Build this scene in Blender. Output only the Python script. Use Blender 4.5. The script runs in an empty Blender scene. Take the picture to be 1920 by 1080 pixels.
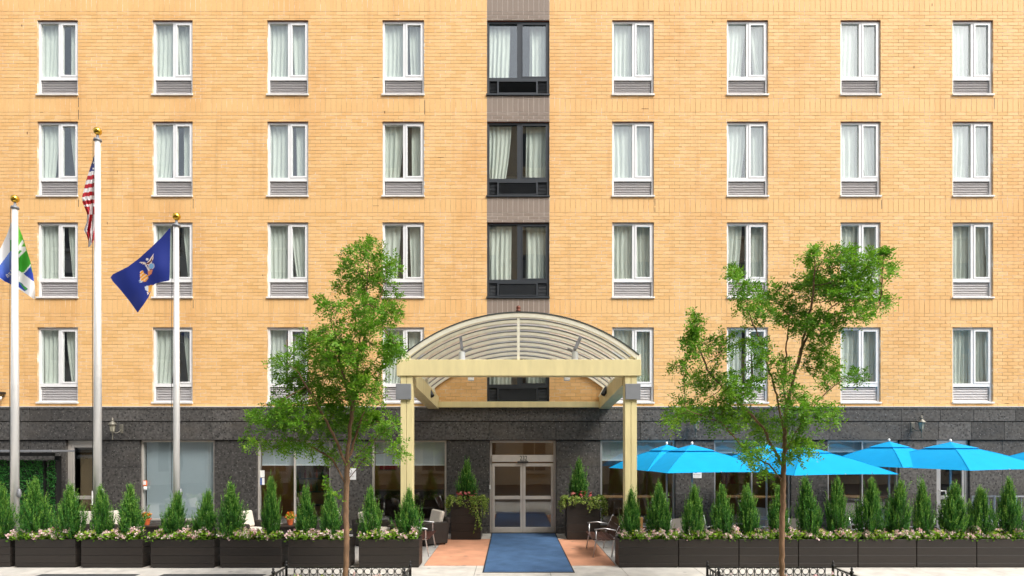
import bpy, bmesh, math, random
import numpy as np
from mathutils import Vector, Matrix
R = math.radians
random.seed(7); rng = np.random.default_rng(11)
SC = bpy.context.scene
COL = SC.collection

# ------------------------------------------------------------------ camera, sky, sun, exposure
F, EYE, HOR, DIST = 1088.0, 2.55, 838.0, 17.0        # focal length in px (1920 wide), eye height, horizon row, distance to facade
cam = bpy.data.cameras.new('camera'); cam.sensor_width = 36; cam.lens = F/1920*36
cam.shift_y = (HOR-540)/1920; cam.clip_end = 2000; cam.clip_start = 0.1
co = bpy.data.objects.new('camera', cam); COL.objects.link(co)
co.location = (0, -DIST, EYE); co.rotation_euler = (R(90), 0, 0); SC.camera = co

SUN_EL, SUN_AZ = R(50), R(130)                        # azimuth clockwise from +Y (the facade looks to -Y)
world = bpy.data.worlds.new('World'); SC.world = world; world.use_nodes = True
wn = world.node_tree.nodes; wl = world.node_tree.links
bg = wn['Background']
sky = wn.new('ShaderNodeTexSky'); sky.sky_type = 'NISHITA'; sky.sun_disc = False
sky.sun_elevation = SUN_EL; sky.sun_rotation = SUN_AZ; sky.dust_density = 4.0; sky.air_density = 1.2; sky.ozone_density = 1.0
hs = wn.new('ShaderNodeHueSaturation'); hs.inputs['Saturation'].default_value = 0.38
wl.new(sky.outputs[0], hs.inputs['Color']); wl.new(hs.outputs[0], bg.inputs[0]); bg.inputs[1].default_value = 0.12
sun = bpy.data.lights.new('sun', 'SUN'); sun.energy = 1.5; sun.angle = R(22); sun.color = (1.0, .96, .9)
so = bpy.data.objects.new('sun', sun); COL.objects.link(so)
sd = Vector((math.sin(SUN_AZ)*math.cos(SUN_EL), math.cos(SUN_AZ)*math.cos(SUN_EL), math.sin(SUN_EL)))
so.rotation_euler = (-sd).to_track_quat('-Z', 'Y').to_euler(); so.location = sd*40
vs = SC.view_settings; vs.view_transform = 'Standard'; vs.look = 'None'; vs.gamma = 1; vs.use_curve_mapping = False
vs.exposure = 1.22
SC.cycles.max_bounces = 8; SC.cycles.transparent_max_bounces = 16; SC.cycles.caustics_reflective = False; SC.cycles.caustics_refractive = False

# ------------------------------------------------------------------ measuring: photo pixel + depth -> world
def P(px, py, Y):
    d = DIST+Y
    return Vector(((px-960)*d/F, Y, EYE-(py-HOR)*d/F))
def PX(px, Y=0.0): return (px-960)*(DIST+Y)/F
def PZ(py, Y=0.0): return EYE-(py-HOR)*(DIST+Y)/F

# ------------------------------------------------------------------ materials
MATS = {}
def nt(name):
    m = bpy.data.materials.new(name); m.use_nodes = True; MATS[name] = m
    return m, m.node_tree.nodes, m.node_tree.links, m.node_tree.nodes['Principled BSDF']
def mat(name, col, rough=.6, metal=0., var=0., scale=6., bump=0., bscale=60., spec=None, rnd=0., stretch=None, coat=0., spots=0.):
    """plain principled surface with optional noise in colour (var), per-object variation (rnd) and fine bump"""
    m, n, l, b = nt(name)
    b.inputs['Base Color'].default_value = (*col, 1); b.inputs['Roughness'].default_value = rough; b.inputs['Metallic'].default_value = metal
    if spec is not None: b.inputs['Specular IOR Level'].default_value = spec
    if coat: b.inputs['Coat Weight'].default_value = coat
    tc = n.new('ShaderNodeTexCoord'); src = tc.outputs['Object']
    if stretch:
        mp = n.new('ShaderNodeMapping'); mp.inputs['Scale'].default_value = stretch; l.new(src, mp.inputs[0]); src = mp.outputs[0]
    if var or rnd:
        hv = n.new('ShaderNodeHueSaturation'); hv.inputs['Color'].default_value = (*col, 1)
        val = n.new('ShaderNodeMath'); val.operation = 'ADD'; val.inputs[0].default_value = 1.0; val.inputs[1].default_value = 0
        if var:
            t = n.new('ShaderNodeTexNoise'); t.inputs['Scale'].default_value = scale; t.inputs['Detail'].default_value = 6; l.new(src, t.inputs['Vector'])
            r = n.new('ShaderNodeMapRange'); r.inputs[1].default_value = .25; r.inputs[2].default_value = .75; r.inputs[3].default_value = 1-var; r.inputs[4].default_value = 1+var
            l.new(t.outputs['Fac'], r.inputs[0]); l.new(r.outputs[0], val.inputs[0])
        if rnd:
            oi = n.new('ShaderNodeObjectInfo'); r2 = n.new('ShaderNodeMapRange'); r2.inputs[3].default_value = -rnd; r2.inputs[4].default_value = rnd
            l.new(oi.outputs['Random'], r2.inputs[0]); l.new(r2.outputs[0], val.inputs[1])
        l.new(val.outputs[0], hv.inputs['Value']); l.new(hv.outputs[0], b.inputs['Base Color'])
        if spots:                                  # trodden gum and old drips
            ge = n.new('ShaderNodeNewGeometry'); vo = n.new('ShaderNodeTexVoronoi'); vo.inputs['Scale'].default_value = spots; l.new(ge.outputs['Position'], vo.inputs['Vector'])
            sr = n.new('ShaderNodeMapRange'); sr.inputs[1].default_value = .07; sr.inputs[2].default_value = .13; sr.inputs[3].default_value = .5; sr.inputs[4].default_value = 0; l.new(vo.outputs['Distance'], sr.inputs[0])
            dk = n.new('ShaderNodeMix'); dk.data_type = 'RGBA'; dk.inputs[7].default_value = (.10, .09, .08, 1); l.new(sr.outputs[0], dk.inputs[0]); l.new(hv.outputs[0], dk.inputs[6]); l.new(dk.outputs[2], b.inputs['Base Color'])
    if bump:
        t2 = n.new('ShaderNodeTexNoise'); t2.inputs['Scale'].default_value = bscale; t2.inputs['Detail'].default_value = 4; l.new(src, t2.inputs['Vector'])
        bp = n.new('ShaderNodeBump'); bp.inputs['Strength'].default_value = bump; bp.inputs['Distance'].default_value = .02
        l.new(t2.outputs['Fac'], bp.inputs['Height']); l.new(bp.outputs[0], b.inputs['Normal'])
    return m

def brick_mat(name, lo, hi, stain, single):
    m, n, l, b = nt(name); b.inputs['Roughness'].default_value = .75
    if single: a = n.new('ShaderNodeObjectInfo').outputs['Random']
    else:
        at = n.new('ShaderNodeAttribute'); at.attribute_name = 'tone'; a = at.outputs['Fac']
    mx = n.new('ShaderNodeMix'); mx.data_type = 'RGBA'; mx.inputs[6].default_value = (*lo, 1); mx.inputs[7].default_value = (*hi, 1); l.new(a, mx.inputs[0])
    ge = n.new('ShaderNodeNewGeometry')
    mp = n.new('ShaderNodeMapping'); mp.inputs['Scale'].default_value = (.35, .35, .12); l.new(ge.outputs['Position'], mp.inputs[0])
    t = n.new('ShaderNodeTexNoise'); t.inputs['Scale'].default_value = 1.6; t.inputs['Detail'].default_value = 8; t.inputs['Roughness'].default_value = .65; l.new(mp.outputs[0], t.inputs['Vector'])
    r = n.new('ShaderNodeMapRange'); r.inputs[1].default_value = .50; r.inputs[2].default_value = .78; r.inputs[4].default_value = .70; l.new(t.outputs['Fac'], r.inputs[0])
    m2 = n.new('ShaderNodeMix'); m2.data_type = 'RGBA'; m2.inputs[7].default_value = (*stain, 1); l.new(r.outputs[0], m2.inputs[0]); l.new(mx.outputs[2], m2.inputs[6])
    mp2 = n.new('ShaderNodeMapping'); mp2.inputs['Scale'].default_value = (5, 5, .22); l.new(ge.outputs['Position'], mp2.inputs[0])
    t5 = n.new('ShaderNodeTexNoise'); t5.inputs['Scale'].default_value = 1.; t5.inputs['Detail'].default_value = 3; l.new(mp2.outputs[0], t5.inputs['Vector'])
    r5 = n.new('ShaderNodeMapRange'); r5.inputs[1].default_value = .58; r5.inputs[2].default_value = .82; r5.inputs[4].default_value = .5; l.new(t5.outputs['Fac'], r5.inputs[0])
    m5 = n.new('ShaderNodeMix'); m5.data_type = 'RGBA'; m5.inputs[7].default_value = (stain[0]*.75, stain[1]*.75, stain[2]*.8, 1); l.new(r5.outputs[0], m5.inputs[0]); l.new(m2.outputs[2], m5.inputs[6])
    t3 = n.new('ShaderNodeTexNoise'); t3.inputs['Scale'].default_value = 40; t3.inputs['Detail'].default_value = 3; l.new(ge.outputs['Position'], t3.inputs['Vector'])
    r3 = n.new('ShaderNodeMapRange'); r3.inputs[3].default_value = .86; r3.inputs[4].default_value = 1.14; l.new(t3.outputs['Fac'], r3.inputs[0])
    h = n.new('ShaderNodeHueSaturation'); l.new(r3.outputs[0], h.inputs['Value']); l.new(m5.outputs[2], h.inputs['Color']); l.new(h.outputs[0], b.inputs['Base Color'])
    return m
BL, BH, BS = (.72, .428, .162), (.80, .508, .230), (.60, .29, .085)
brick_mat('brick', BL, BH, BS, False); brick_mat('brick_one', BL, BH, BS, True)
brick_mat('brown_brick', (.215, .165, .130), (.27, .215, .175), (.18, .135, .105), False)
def mortar_mat():
    m, n, l, b = nt('mortar'); b.inputs['Roughness'].default_value = .9
    ge = n.new('ShaderNodeNewGeometry'); t = n.new('ShaderNodeTexNoise'); t.inputs['Scale'].default_value = 1.7; t.inputs['Detail'].default_value = 7; t.inputs['Roughness'].default_value = .7; l.new(ge.outputs['Position'], t.inputs['Vector'])
    cr = n.new('ShaderNodeValToRGB'); e = cr.color_ramp.elements; e[0].position = .34; e[0].color = (.40, .25, .12, 1); e[1].position = .62; e[1].color = (.80, .72, .60, 1); k = e.new(.5); k.color = (.60, .40, .21, 1)
    l.new(t.outputs['Fac'], cr.inputs[0]); l.new(cr.outputs[0], b.inputs['Base Color'])
mortar_mat()
mat('brown_mortar', (.55, .48, .42), .9)

def stone_mat(name, base, stain):
    m, n, l, b = nt(name)
    ge = n.new('ShaderNodeNewGeometry'); oi = n.new('ShaderNodeObjectInfo')
    t = n.new('ShaderNodeTexNoise'); t.inputs['Scale'].default_value = 13; t.inputs['Detail'].default_value = 5; l.new(ge.outputs['Position'], t.inputs['Vector'])
    v = n.new('ShaderNodeTexVoronoi'); v.inputs['Scale'].default_value = 10; l.new(ge.outputs['Position'], v.inputs['Vector'])
    rv = n.new('ShaderNodeMapRange'); rv.inputs[1].default_value = .16; rv.inputs[2].default_value = .30; l.new(v.outputs['Distance'], rv.inputs[0])
    v2 = n.new('ShaderNodeTexVoronoi'); v2.inputs['Scale'].default_value = 12; l.new(ge.outputs['Position'], v2.inputs['Vector'])
    r2 = n.new('ShaderNodeMapRange'); r2.inputs[1].default_value = .10; r2.inputs[2].default_value = .2; r2.inputs[3].default_value = 1; r2.inputs[4].default_value = 0; l.new(v2.outputs['Distance'], r2.inputs[0])
    cr = n.new('ShaderNodeMapRange'); cr.inputs[1].default_value = .3; cr.inputs[2].default_value = .7; cr.inputs[3].default_value = .45; cr.inputs[4].default_value = 1.6; l.new(t.outputs['Fac'], cr.inputs[0])
    rr = n.new('ShaderNodeMapRange'); rr.inputs[3].default_value = .65; rr.inputs[4].default_value = 1.35; l.new(oi.outputs['Random'], rr.inputs[0])
    mm = n.new('ShaderNodeMath'); mm.operation = 'MULTIPLY'; l.new(cr.outputs[0], mm.inputs[0]); l.new(rr.outputs[0], mm.inputs[1])
    h = n.new('ShaderNodeHueSaturation'); h.inputs['Color'].default_value = (*base, 1); l.new(mm.outputs[0], h.inputs['Value'])
    x1 = n.new('ShaderNodeMix'); x1.data_type = 'RGBA'; x1.inputs[6].default_value = (.012, .011, .010, 1); l.new(rv.outputs[0], x1.inputs[0]); l.new(h.outputs[0], x1.inputs[7])
    x2 = n.new('ShaderNodeMix'); x2.data_type = 'RGBA'; x2.inputs[7].default_value = (.19, .185, .175, 1); l.new(r2.outputs[0], x2.inputs[0]); l.new(x1.outputs[2], x2.inputs[6])
    # soft streaks and old water stains
    mp = n.new('ShaderNodeMapping'); mp.inputs['Scale'].default_value = (.5, .5, 1.1); l.new(ge.outputs['Position'], mp.inputs[0])
    t4 = n.new('ShaderNodeTexNoise'); t4.inputs['Scale'].default_value = 1.1; t4.inputs['Detail'].default_value = 5; l.new(mp.outputs[0], t4.inputs['Vector'])
    r4 = n.new('ShaderNodeMapRange'); r4.inputs[1].default_value = .52; r4.inputs[2].default_value = .72; r4.inputs[4].default_value = .55; l.new(t4.outputs['Fac'], r4.inputs[0])
    x3 = n.new('ShaderNodeMix'); x3.data_type = 'RGBA'; x3.inputs[7].default_value = (*stain, 1); l.new(r4.outputs[0], x3.inputs[0]); l.new(x2.outputs[2], x3.inputs[6])
    l.new(x3.outputs[2], b.inputs['Base Color']); b.inputs['Roughness'].default_value = .5
    bp = n.new('ShaderNodeBump'); bp.inputs['Strength'].default_value = .35; bp.inputs['Distance'].default_value = .01; l.new(rv.outputs[0], bp.inputs['Height']); l.new(bp.outputs[0], b.inputs['Normal'])
    return m
stone_mat('stone', (.066, .062, .058), (.10, .086, .070))
mat('stone_back', (.02, .02, .02), .9)

def glass_mat(name, tint, ior, rough=.0):
    m, n, l, b = nt(name); n.remove(b); out = n['Material Output']
    tr = n.new('ShaderNodeBsdfTransparent'); tr.inputs[0].default_value = (*tint, 1)
    gl = n.new('ShaderNodeBsdfGlossy'); gl.inputs['Roughness'].default_value = rough; gl.inputs['Color'].default_value = (.95, .98, 1, 1)
    g0 = n.new('ShaderNodeNewGeometry'); dt = n.new('ShaderNodeVectorMath'); dt.operation = 'DOT_PRODUCT'; l.new(g0.outputs['Normal'], dt.inputs[0]); l.new(g0.outputs['Incoming'], dt.inputs[1])
    ab = n.new('ShaderNodeMath'); ab.operation = 'ABSOLUTE'; l.new(dt.outputs['Value'], ab.inputs[0]); om = n.new('ShaderNodeMath'); om.operation = 'SUBTRACT'; om.inputs[0].default_value = 1; l.new(ab.outputs[0], om.inputs[1])
    pw = n.new('ShaderNodeMath'); pw.operation = 'POWER'; pw.inputs[1].default_value = 5; l.new(om.outputs[0], pw.inputs[0])
    fr = n.new('ShaderNodeMapRange'); fr.inputs[3].default_value = ior; fr.inputs[4].default_value = 1; l.new(pw.outputs[0], fr.inputs[0])
    mx = n.new('ShaderNodeMixShader'); l.new(fr.outputs[0], mx.inputs[0]); l.new(tr.outputs[0], mx.inputs[1]); l.new(gl.outputs[0], mx.inputs[2]); l.new(mx.outputs[0], out.inputs[0])
    t = n.new('ShaderNodeTexNoise'); t.inputs['Scale'].default_value = .9; t.inputs['Detail'].default_value = 1
    ge = n.new('ShaderNodeNewGeometry'); l.new(ge.outputs['Position'], t.inputs['Vector'])
    bp = n.new('ShaderNodeBump'); bp.inputs['Strength'].default_value = .05; bp.inputs['Distance'].default_value = .05; l.new(t.outputs['Fac'], bp.inputs['Height']); l.new(bp.outputs[0], gl.inputs['Normal'])
    return m
glass_mat('window_glass', (.965, .99, .975), .10)
glass_mat('shop_glass', (.92, .95, .96), .085)
def poly_mat(name, col):
    m, n, l, b = nt(name); n.remove(b); out = n['Material Output']
    tr = n.new('ShaderNodeBsdfTransparent'); tr.inputs[0].default_value = (.93, .93, .9, 1)
    df = n.new('ShaderNodeBsdfDiffuse'); df.inputs[0].default_value = (*col, 1); tl = n.new('ShaderNodeBsdfTranslucent'); tl.inputs[0].default_value = (*col, 1)
    a = n.new('ShaderNodeMixShader'); a.inputs[0].default_value = .6; l.new(df.outputs[0], a.inputs[1]); l.new(tl.outputs[0], a.inputs[2])
    t = n.new('ShaderNodeTexNoise'); t.inputs['Scale'].default_value = 2.2; t.inputs['Detail'].default_value = 6
    ge = n.new('ShaderNodeNewGeometry'); l.new(ge.outputs['Position'], t.inputs['Vector'])
    r = n.new('ShaderNodeMapRange'); r.inputs[3].default_value = .38; r.inputs[4].default_value = .75; l.new(t.outputs['Fac'], r.inputs[0])
    mx = n.new('ShaderNodeMixShader'); l.new(r.outputs[0], mx.inputs[0]); l.new(tr.outputs[0], mx.inputs[1]); l.new(a.outputs[0], mx.inputs[2]); l.new(mx.outputs[0], out.inputs[0])
poly_mat('polycarbonate', (.46, .465, .47))
def cloth_mat(name, col, trans=.3, var=.0, rough=.9):
    m, n, l, b = nt(name); out = n['Material Output']; b.inputs['Roughness'].default_value = rough; b.inputs['Specular IOR Level'].default_value = .2
    b.inputs['Base Color'].default_value = (*col, 1)
    tl = n.new('ShaderNodeBsdfTranslucent'); tl.inputs[0].default_value = (*col, 1)
    mx = n.new('ShaderNodeMixShader'); mx.inputs[0].default_value = trans; l.new(b.outputs[0], mx.inputs[1]); l.new(tl.outputs[0], mx.inputs[2]); l.new(mx.outputs[0], out.inputs[0])
    if var:
        h = n.new('ShaderNodeHueSaturation'); h.inputs['Color'].default_value = (*col, 1)
        t = n.new('ShaderNodeTexNoise'); t.inputs['Scale'].default_value = 3; t.inputs['Detail'].default_value = 4
        tc = n.new('ShaderNodeTexCoord'); l.new(tc.outputs['Object'], t.inputs['Vector'])
        r = n.new('ShaderNodeMapRange'); r.inputs[3].default_value = 1-var; r.inputs[4].default_value = 1+var; l.new(t.outputs['Fac'], r.inputs[0]); l.new(r.outputs[0], h.inputs['Value'])
        l.new(h.outputs[0], b.inputs['Base Color']); l.new(h.outputs[0], tl.inputs[0])
    return m
cloth_mat('curtain', (.88, .91, .85), .2, .05)
cloth_mat('blind', (.66, .74, .76), .3, .03)  # roller blinds, also the sky reflections put in as pale cloth
cloth_mat('umbrella_cloth', (.005, .36, .74), .16, .10)
def leaf_mat(name, c0, c1, c2, trans=.35):
    """leaf colour from the per-leaf attribute 'tone'"""
    m, n, l, b = nt(name); out = n['Material Output']; b.inputs['Roughness'].default_value = .5; b.inputs['Specular IOR Level'].default_value = .35
    at = n.new('ShaderNodeAttribute'); at.attribute_name = 'tone'
    cr = n.new('ShaderNodeValToRGB'); e = cr.color_ramp.elements; e[0].color = (*c0, 1); e[1].color = (*c2, 1); k = e.new(.55); k.color = (*c1, 1)
    l.new(at.outputs['Fac'], cr.inputs[0]); l.new(cr.outputs[0], b.inputs['Base Color'])
    tl = n.new('ShaderNodeBsdfTranslucent'); l.new(cr.outputs[0], tl.inputs[0])
    mx = n.new('ShaderNodeMixShader'); mx.inputs[0].default_value = trans; l.new(b.outputs[0], mx.inputs[1]); l.new(tl.outputs[0], mx.inputs[2]); l.new(mx.outputs[0], out.inputs[0])
leaf_mat('tree_leaf', (.04, .125, .010), (.14, .34, .020), (.40, .60, .06), .45)  # ramp ends are shaded and lit leaf colours
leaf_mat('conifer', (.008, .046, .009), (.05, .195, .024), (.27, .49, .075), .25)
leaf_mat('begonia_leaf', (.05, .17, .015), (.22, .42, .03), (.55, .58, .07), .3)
leaf_mat('blossom', (.82, .42, .46), (.88, .68, .66), (.92, .89, .84), .25)
leaf_mat('ivy', (.06, .16, .02), (.22, .34, .05), (.50, .55, .16), .3)
leaf_mat('hedge_leaf', (.012, .085, .012), (.03, .17, .028), (.07, .28, .05), .2)
leaf_mat('caladium', (.22, .03, .03), (.42, .09, .08), (.55, .22, .18), .3)
leaf_mat('orange_flower', (.7, .08, .01), (.8, .22, .02), (.85, .45, .05), .2)
def attr_mat(name, rough=.7, trans=.2):
    m, n, l, b = nt(name); out = n['Material Output']; b.inputs['Roughness'].default_value = rough
    at = n.new('ShaderNodeAttribute'); at.attribute_name = 'print'; l.new(at.outputs['Color'], b.inputs['Base Color'])
    tl = n.new('ShaderNodeBsdfTranslucent'); l.new(at.outputs['Color'], tl.inputs[0])
    mx = n.new('ShaderNodeMixShader'); mx.inputs[0].default_value = trans; l.new(b.outputs[0], mx.inputs[1]); l.new(tl.outputs[0], mx.inputs[2]); l.new(mx.outputs[0], out.inputs[0])
attr_mat('flag_print')
def emit(name, col, s):
    m, n, l, b = nt(name); b.inputs['Emission Color'].default_value = (*col, 1); b.inputs['Emission Strength'].default_value = s; b.inputs['Base Color'].default_value = (*col, 1)
emit('downlight', (1, .66, .30), 32)
mat('white_frame', (.80, .80, .80), .45, var=.04, scale=3); mat('dark_frame', (.030, .036, .043), .4); mat('grille', (.58, .56, .56), .5, metal=.2)
mat('dark_grille', (.085, .092, .10), .4); mat('sill', (.72, .70, .67), .6, var=.12, scale=5)
mat('lintel', (.20, .06, .03), .7, var=.3, scale=5)  # dark red standing in for the shade under the window heads
mat('alu', (.60, .60, .60), .38, metal=.8); mat('champagne', (.60, .56, .51), .4, metal=.35, var=.06); mat('flashing', (.55, .54, .52), .5)
mat('cream', (.72, .62, .33), .45, var=.11, scale=2.4, stretch=(2.2, 2.2, .5), bump=.03, bscale=12); mat('pale_cream', (.70, .67, .55), .45, var=.08); mat('dark_line', (.04, .05, .05), .6); mat('chip', (.14, .07, .035), .9)
mat('zinc', (.24, .25, .27), .55, metal=.3, var=.06); mat('lamp_grey', (.55, .58, .62), .5); mat('black', (.012, .012, .012), .45)
mat('flagpole', (.78, .78, .77), .35, metal=.35, var=.05, scale=2); mat('gold', (.85, .52, .07), .18, metal=1.)
mat('planter', (.020, .0155, .0125), .5, var=.25, scale=5, stretch=(1, 1, 14), bump=.12, bscale=40, rnd=.15); mat('soil', (.03, .02, .012), .95)
mat('concrete', (.54, .51, .46), .85, var=.2, scale=3.2, bump=.15, bscale=90, rnd=.09, spots=2.3); mat('patio', (.40, .385, .36), .85, var=.15, scale=1.7, rnd=.08, spots=2.0)
mat('joint', (.12, .11, .10), .9); mat('terracotta', (.58, .285, .17), .8, var=.2, scale=2.2, bump=.1, bscale=70, spots=1.9)
mat('asphalt', (.05, .05, .052), .9, var=.2, scale=3, bump=.3, bscale=120); mat('steel_plate', (.055, .058, .062), .6, var=.4, scale=8, stretch=(1, 14, 1))
mat('kerb', (.30, .30, .29), .8, var=.1)
mat('carpet', (.07, .135, .255), .95, var=.24, scale=2.4, bump=.5, bscale=220, spec=.1); mat('carpet_edge', (.02, .025, .035), .8)
mat('bark', (.23, .135, .075), .9, var=.4, scale=14, stretch=(1, 1, .35), bump=.7, bscale=40)
mat('twig', (.11, .05, .03), .85)
mat('iron', (.012, .012, .013), .4); mat('wicker', (.022, .016, .012), .6, bump=.8, bscale=90); mat('cushion', (.62, .57, .49), .9, var=.05)
mat('bench_wood', (.055, .018, .013), .4, var=.3, scale=5, stretch=(10, 1, 10)); mat('sling', (.40, .36, .33), .8, var=.06); mat('table_top', (.42, .42, .42), .35)
mat('lantern', (.17, .16, .13), .5, metal=.4, var=.3, scale=20); mat('lantern_glass', (.38, .36, .28), .25)
mat('sign_white', (.80, .80, .80), .5); mat('ink', (.02, .02, .02), .6); mat('terra_pot', (.60, .13, .035), .7); mat('railing', (.55, .55, .57), .45, metal=.4)
mat('room_wall', (.60, .52, .42), .9); mat('lobby_wall', (.26, .18, .10), .9, var=.25, scale=.7); mat('room_floor', (.10, .07, .05), .6)
mat('wood', (.34, .18, .07), .5, var=.2, scale=3, stretch=(1, 6, 1)); mat('red_art', (.30, .02, .02), .6); mat('dark_cab', (.03, .02, .015), .5)
mat('orange', (.75, .17, .05), .5); mat('blue_paper', (.03, .10, .36), .6); mat('soft_white', (.85, .85, .82), .6)
mat('tower_stone', (.60, .51, .38), .85, var=.2, scale=.6); mat('grey_stone', (.60, .59, .56), .85, var=.15, scale=.6); mat('tan_brick', (.58, .48, .36), .85, var=.15, scale=.8)
mat('far_glass', (.06, .07, .08), .15); mat('bronze', (.15, .05, .03), .5, metal=.5)

# ------------------------------------------------------------------ mesh collecting
class MB:
    def __init__(s): s.v = []; s.f = []; s.t = []
    def quad(s, a, b, c, d, tone=0.):
        i = len(s.v); s.v += [tuple(a), tuple(b), tuple(c), tuple(d)]; s.f.append((i, i+1, i+2, i+3)); s.t.append(tone)
    def box(s, x0, x1, y0, y1, z0, z1, m=None, tone=0.):
        i = len(s.v); p = [Vector((x, y, z)) for x in (x0, x1) for y in (y0, y1) for z in (z0, z1)]
        if m is not None: p = [m @ q for q in p]
        s.v += [tuple(q) for q in p]
        for f in ((0, 1, 3, 2), (4, 6, 7, 5), (0, 4, 5, 1), (2, 3, 7, 6), (0, 2, 6, 4), (1, 5, 7, 3)): s.f.append(tuple(i+k for k in f)); s.t.append(tone)
        return s
    def bar(s, a, b, w, h, up=(0, 0, 1)):
        """rectangular bar from a to b, w across and h along up"""
        a = Vector(a); b = Vector(b); d = (b-a); L = d.length; d = d/L; u = Vector(up); x = d.cross(u)
        if x.length < 1e-4: x = d.cross(Vector((0, 1, 0)))
        x.normalize(); u = x.cross(d)
        m = Matrix((x, d, u)).transposed().to_4x4(); m.translation = a
        return s.box(-w/2, w/2, 0, L, -h/2, h/2, m)
    def tube(s, pts, rad, n=8, caps=True):
        pts = [Vector(p) for p in pts]
        if not hasattr(rad, '__len__'): rad = [rad]*len(pts)
        i0 = len(s.v); prev = None
        for k, p in enumerate(pts):
            d = (pts[min(k+1, len(pts)-1)]-pts[max(k-1, 0)]).normalized()
            if prev is None: x = d.orthogonal().normalized()
            else:
                x = prev-d*prev.dot(d); x = x.normalized() if x.length > 1e-6 else d.orthogonal().normalized()
            prev = x; y = d.cross(x)
            for j in range(n):
                a = 2*math.pi*j/n; s.v.append(tuple(p+(x*math.cos(a)+y*math.sin(a))*rad[k]))
        for k in range(len(pts)-1):
            for j in range(n):
                a = i0+k*n+j; b = i0+k*n+(j+1) % n; s.f.append((a, b, b+n, a+n)); s.t.append(0)
        if caps:
            s.f.append(tuple(i0+j for j in range(n))[::-1]); s.f.append(tuple(i0+(len(pts)-1)*n+j for j in range(n))); s.t += [0, 0]
        return s
    def lathe(s, prof, n=16, c=(0, 0, 0), axis='z'):
        i0 = len(s.v)
        for r, z in prof:
            for j in range(n):
                a = 2*math.pi*j/n; s.v.append((c[0]+r*math.cos(a), c[1]+r*math.sin(a), c[2]+z))
        for k in range(len(prof)-1):
            for j in range(n):
                a = i0+k*n+j; b = i0+k*n+(j+1) % n; s.f.append((a, b, b+n, a+n)); s.t.append(0)
        s.f.append(tuple(i0+j for j in range(n))[::-1]); s.f.append(tuple(i0+(len(prof)-1)*n+j for j in range(n))); s.t += [0, 0]
        return s
    def grid(s, nu, nv, fn, tone=0.):
        i0 = len(s.v)
        for a in range(nu+1):
            for b in range(nv+1): s.v.append(tuple(fn(a/nu, b/nv)))
        for a in range(nu):
            for b in range(nv):
                p = i0+a*(nv+1)+b; s.f.append((p, p+nv+1, p+nv+2, p+1)); s.t.append(tone)
        return s
    def mesh(s, name, m, smooth=False, tone=False, bevel=0):
        me = bpy.data.meshes.new(name); me.from_pydata(s.v, [], s.f); me.materials.append(MATS[m])
        if tone:
            a = me.attributes.new('tone', 'FLOAT', 'FACE'); a.data.foreach_set('value', np.array(s.t, dtype=np.float32))
        if bevel:
            bm = bmesh.new(); bm.from_mesh(me); bmesh.ops.bevel(bm, geom=bm.edges[:], offset=bevel, segments=1, affect='EDGES', profile=.5); bm.to_mesh(me); bm.free()
        if smooth: me.polygons.foreach_set('use_smooth', [True]*len(me.polygons))
        me.update(); return me
    def build(s, name, m, parent=None, smooth=False, tone=False, bevel=0): return link(name, s.mesh(name, m, smooth, tone, bevel), parent)

def link(name, me, parent=None, loc=None):
    o = bpy.data.objects.new(name, me); COL.objects.link(o)
    if parent: o.parent = parent
    if loc is not None: o.location = loc
    return o
def tag(o, label, cat=None, group=None, kind=None):
    if label: o['label'] = label
    if cat: o['category'] = cat
    if group: o['group'] = group
    if kind: o['kind'] = kind
    return o
def thing(name, label, cat, loc=(0, 0, 0), rz=0., group=None, kind=None):
    o = bpy.data.objects.new(name, None); COL.objects.link(o); o.location = loc; o.rotation_euler = (0, 0, rz); o.empty_display_size = .2
    return tag(o, label, cat, group, kind)
def copy_tree(o, parent=None):
    c = o.copy(); COL.objects.link(c); c.parent = parent
    for ch in KIDS(o): copy_tree(ch, c)
    return c
def KIDS(o): return [c for c in list(COL.objects) if c.parent == o] if not hasattr(o, 'children') else list(o.children)
def np_mesh(name, V, faces_n, m, tone=None, smooth=False):
    """V: (k*faces_n, 3) vertices, faces of faces_n corners each in order; tone per face"""
    k = len(V)//faces_n; me = bpy.data.meshes.new(name)
    me.vertices.add(len(V)); me.vertices.foreach_set('co', np.asarray(V, dtype=np.float32).ravel())
    me.loops.add(k*faces_n); me.loops.foreach_set('vertex_index', np.arange(k*faces_n, dtype=np.int32))
    me.polygons.add(k); me.polygons.foreach_set('loop_start', np.arange(0, k*faces_n, faces_n, dtype=np.int32))
    me.materials.append(MATS[m])
    if tone is not None:
        a = me.attributes.new('tone', 'FLOAT', 'FACE'); a.data.foreach_set('value', np.asarray(tone, dtype=np.float32))
    me.update(calc_edges=True); me.shade_flat(); return me
ORD = ['first', 'second', 'third', 'fourth', 'fifth', 'sixth', 'seventh', 'eighth', 'ninth', 'tenth', 'eleventh', 'twelfth', 'thirteenth', 'fourteenth']

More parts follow.
